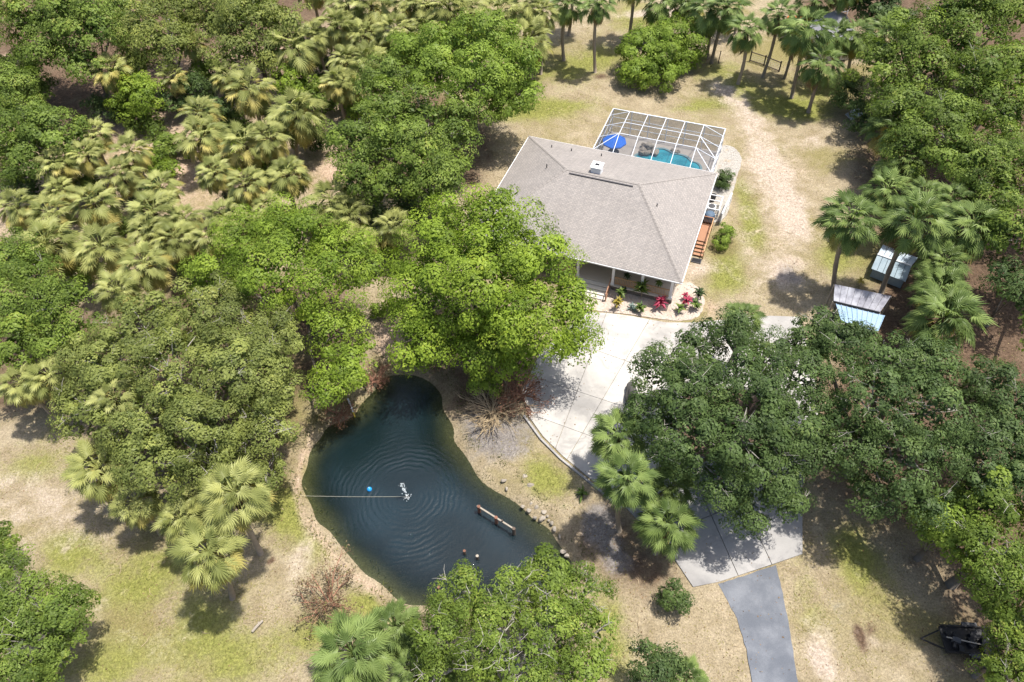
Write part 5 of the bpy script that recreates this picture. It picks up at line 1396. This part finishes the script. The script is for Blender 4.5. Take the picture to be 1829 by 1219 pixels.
oh = empty('orange_heap', W(1422, 40), 0, 'orange tarp heap behind the back row of palms', 'tarp')
for k in range(3): MB().rock((k * .8 - .8, .1 * k, .35), .6, random.Random(k + 40), 2, .6).build('fold', MT['orange'], oh)

fn = empty('wire_fence', W(1340, 112), 0, 'short dark wooden fence section with wire behind the palms', 'fence')
pts = [W(1339, 110), W(1364, 118), W(1391, 129)]
pts = [p - fn.location for p in pts]
for p in pts: MB().beam((p.x, p.y, -.2), (p.x, p.y, 1.45), .13).build('post', MT['fencewood'], fn)
for a, b in zip(pts[:-1], pts[1:]):
    for z in (.15, 1.25): MB().beam(a + Vector((0, 0, z)), b + Vector((0, 0, z)), .09).build('rail', MT['fencewood'], fn)
    m = MB()
    for k in range(1, 8): m.beam(a.lerp(b, k / 8) + Vector((0, 0, .15)), a.lerp(b, k / 8) + Vector((0, 0, 1.25)), .015)
    for k in range(1, 5): m.beam(a + Vector((0, 0, .15 + .22 * k)), b + Vector((0, 0, .15 + .22 * k)), .015)
    m.build('wire_mesh', MT['galv'], fn)
for (a, b, lb) in ((1426, 138, 'thin dark post left of the shorter back-row palm'), (1492, 162, 'thin dark post right of the shorter back-row palm'), (1283, 112, 'thin dark post beside the palm pair on mulch')):
    o = empty('fence_post', W(a, b), 0, lb, 'post', 'loose fence posts')
    MB().beam((0, 0, -.2), (.05, 0, 1.5), .09).build('shaft', MT['fencewood'], o); MB().beam((.05, 0, 1.5), (.05, 0, 1.54), .11).build('cap', MT['fencewood'], o)

# ------------------------------------------------------------------ trailer at the lower right, sheet under the shrubs
tr = empty('utility_trailer', W(1722, 1150), R(-6), 'black loaded flatbed trailer under the trees at lower right', 'trailer')
m = MB().box((0, 0, .55), (3.2, 1.7, .08)).build('bed', MT['black'], tr)
for y in (-.85, .85): MB().beam((-1.6, y, .75), (1.6, y, .75), .07, .1).build('side_rail', MT['black'], tr)
MB().beam((1.6, -.85, .75), (1.6, .85, .75), .07, .1).build('end_rail', MT['black'], tr)
MB().beam((-1.6, -.6, .5), (-2.9, 0, .45), .09).build('tongue', MT['black'], tr); MB().beam((-1.6, .6, .5), (-2.9, 0, .45), .09).build('tongue', MT['black'], tr)
for y in (-1.0, 1.0):
    w = MB().add([], []); 
    ring = [(.35 * math.cos(k / 14 * 6.283), .35 * math.sin(k / 14 * 6.283)) for k in range(14)]
    w.add([(.3 + x, y - .11, .35 + z) for x, z in ring] + [(.3 + x, y + .11, .35 + z) for x, z in ring], [tuple(range(14)), tuple(range(14, 28))[::-1]] + [(k, 14 + k, 14 + (k + 1) % 14, (k + 1) % 14) for k in range(14)])
    wh = w.build('wheel', MT['black'], tr)
    MB().lathe((.3, y, .35), ((.01, 0),), 6) if False else None
    MB().box((.3, y * 1.0, .74), (.95, .26, .05)).build('mudguard', MT['darkgrey'], tr)
rng = random.Random(21)
pole = empty('pole', W(1715, 1138), 0, 'long pale pole lying across the black trailer', 'pole')
a, b = W(1690, 1138, .9) - pole.location, W(1770, 1155, .9) - pole.location
MB().tube([a, b], .045, 6).build('shaft', MT['weathered'], pole); MB().tube([a, a + (a - b) * .08], .055, 6).build('grip', MT['black'], pole)
for k in range(7):
    o = empty('trailer_load', tr.matrix_world @ Vector((0, 0, 0)), 0) if False else None
ld = empty('load_heap', tr.location + Vector((.1, -.1, .6)), R(-6), 'heap of dark odds and ends on the black trailer', 'scrap')
for k in range(14):
    MB().box((rng.uniform(-1.3, 1.3), rng.uniform(-.6, .6), rng.uniform(.05, .25)), (rng.uniform(.2, .7), rng.uniform(.15, .5), rng.uniform(.1, .35)), rng.uniform(0, 3), rng.uniform(-.2, .2)).build('scrap_piece', MT[rng.choice(['black', 'black', 'black', 'darkgrey'])], ld)
bu = empty('basin', W(1737, 1169), 0, 'white basin on the ground below the black trailer', 'basin')
MB().lathe((0, 0, 0), ((.22, 0), (.32, .2), (.34, .2), (.34, .22)), 14).build('shell', MT['white'], bu); MB().lathe((0, 0, .12), ((.24, 0), (.24, .01)), 12).build('water', MT['darkgrey'], bu)
gt = empty('metal_sheet', W(1524, 210), R(35), 'dull grey metal sheet and frame under the dark shrub at the clearing edge', 'scrap')
MB().box((0, 0, .45), (2.2, 1.1, .05), 0, .25).build('sheet', MT['galv'], gt); MB().box((.9, .3, .3), (.1, 1.2, .5)).build('frame', MT['darkgrey'], gt)
lg = empty('log', W(460, 1120), .9, 'pale weathered board lying on the lower left lawn', 'log')
MB().tube([(-.45, 0, .08), (0, .03, .09), (.5, 0, .08)], [.09, .1, .08], 7).build('wood', MT['weathered'], lg); MB().tube([(.1, 0, .1), (.25, .15, .14)], .03, 5).build('knot', MT['weathered'], lg)

# ------------------------------------------------------------------ grass and weeds
def sample(F, x, y):
    i = np.clip(np.searchsorted(gx, x) - 1, 0, nX - 1); j = np.clip(np.searchsorted(gy, y) - 1, 0, nY - 1)
    return F[j, i]
MT['grass'] = leafmat('grass_blade', (0.165, 0.175, 0.05), (0.30, 0.25, 0.11), (0.42, 0.34, 0.20), .7, .25)
rs = np.random.RandomState(77)
NG = 380000
x = rs.uniform(-46, 46, NG); y = rs.uniform(12, 100, NG) ** 1.0
hard = [upper, lower, al, bed1, bed2, [tuple(HL(*p)[:2]) for p in ((-10, -8), (10, -8), (10, 16.6), (-10, 8.4))]]
ok = (sample(PSD, x, y) > .9) & (sample(sand, x, y) < .55) & (rs.uniform(0, 1, NG) < np.clip(.25 + sample(green, x, y) - .5 * sample(litter, x, y), .05, 1))
for h in hard: ok &= poly_sd(h, x, y) > .15
x, y = x[ok], y[ok]; gr_ = sample(green, x, y); zz = sample(GZ, x, y)
n = len(x); a = rs.uniform(0, 6.283, n); h = rs.uniform(.02, .07, n) * (1 + .5 * np.clip(gr_, 0, 1)); w = rs.uniform(.02, .045, n)
dx, dy = np.cos(a) * w, np.sin(a) * w
lx, ly = rs.normal(0, .12, n), rs.normal(0, .12, n)
co = np.stack([np.stack([x - dx, y - dy, zz - .01], -1), np.stack([x + dx, y + dy, zz - .01], -1), np.stack([x + lx, y + ly, zz + h], -1)], 1).reshape(-1, 3)
tn = np.clip(rs.uniform(.35, 1, n) - .45 * np.clip(gr_, 0, 1), 0, 1)
o = link('grass_tufts', quads_mesh('grass_tufts', co, tn, MT['grass'], 3)); tag(o, 'short dry and green grass tufts over the lawns', 'grass', None, 'stuff')
# fallen leaves where the litter lies and blown onto the concrete
MT['deadleaf'] = leafmat('fallen_leaf', (0.10, 0.062, 0.038), (0.26, 0.175, 0.105), (0.38, 0.29, 0.17), .85, .1)
NL = 260000
x = rs.uniform(-50, 52, NL); y = rs.uniform(12, 105, NL)
lt_ = sample(litter, x, y); pk_ = sample(pink, x, y)
prob = np.clip(.05 + .55 * lt_ + .2 * pk_, 0, .6)
for pl_ in (upper, lower):
    prob = np.where(poly_sd(pl_, x, y) < .1, .035 + .10 * np.exp(-np.abs(poly_sd(pl_, x, y)) / .4), prob)
ok = (rs.uniform(0, 1, NL) < prob * .8) & (sample(PSD, x, y) > .4)
for h in hard[3:]: ok &= poly_sd(h, x, y) > .1
x, y = x[ok], y[ok]
zz = sample(GZ, x, y) + .015
for pl_ in (upper, lower): zz = np.where(poly_sd(pl_, x, y) < 0, .062, zz)
zz = np.where(poly_sd(hard[2], x, y) < 0, .036, zz)
P = np.stack([x, y, zz + rs.uniform(0, .02, len(x))], -1); N = rs.normal(size=P.shape) * .35 + np.array([0, 0, 1.0]); N /= np.linalg.norm(N, axis=1, keepdims=True)
o = link('leaf_litter', quads_mesh('leaf_litter', leaf_quads(P, N, rs.uniform(.06, .15, len(x)), rs), rs.uniform(0, 1, len(x)), MT['deadleaf'])); tag(o, 'fallen brown leaves scattered under the trees and on the concrete', 'leaf litter', None, 'stuff')
# rank weeds along the waterline
MT['weed'] = leafmat('bank_weed', (0.055, 0.075, 0.022), (0.17, 0.17, 0.06), (0.30, 0.24, 0.13), .7, .2)
NW = 60000
x = rs.uniform(-22, 9, NW); y = rs.uniform(15, 44, NW); sd_ = sample(PSD, x, y)
pn = .5 + .5 * np.sin(x * 1.9 + 1.3 * np.sin(y * 1.3)) * np.sin(y * 1.6 + x * .7)
ok = (sd_ > -.35) & (sd_ < 1.7) & (rs.uniform(0, 1, NW) < np.clip(pn * 1.3 - .25, .04, 1) * np.where(sample(left_bank, x, y) > .4, .25, 1))
x, y = x[ok], y[ok]; zz = sample(GZ, x, y); n_ = len(x)
a = rs.uniform(0, 6.283, n_); w = rs.uniform(.02, .05, n_); h_ = rs.uniform(.08, .32, n_); dx, dy = np.cos(a) * w, np.sin(a) * w
co = np.stack([np.stack([x - dx, y - dy, zz - .02], -1), np.stack([x + dx, y + dy, zz - .02], -1), np.stack([x + rs.normal(0, .16, n_), y + rs.normal(0, .16, n_), zz + h_], -1)], 1).reshape(-1, 3)
o = link('bank_weeds', quads_mesh('bank_weeds', co, rs.uniform(0, 1, n_), MT['weed'], 3)); tag(o, 'ragged weeds along the edge of the pond', 'weeds', None, 'stuff')
# fallen twigs
tm = MB(); rq = random.Random(31)
for k in range(420):
    x_, y_ = rq.uniform(-40, 42), rq.uniform(14, 90)
    if sample(PSD, np.array([x_]), np.array([y_]))[0] < .8 or any(poly_sd(h, np.array([x_]), np.array([y_]))[0] < .3 for h in hard): continue
    z_ = float(sample(GZ, np.array([x_]), np.array([y_]))[0]) + .03; a_ = rq.uniform(0, 6.28); l_ = rq.uniform(.25, .9)
    tm.tube([(x_, y_, z_), (x_ + math.cos(a_) * l_ * .5, y_ + math.sin(a_) * l_ * .5, z_ + .04), (x_ + math.cos(a_ + .3) * l_, y_ + math.sin(a_ + .3) * l_, z_)], [.022, .018, .008], 3, False)
o = tm.build('fallen_twigs', MT['drytwig']); tag(o, 'thin dry twigs scattered over the ground', 'twigs', None, 'stuff')
print('LEAVES', NLEAF[0], 'GRASS', n, 'OBJECTS', len(bpy.data.objects))
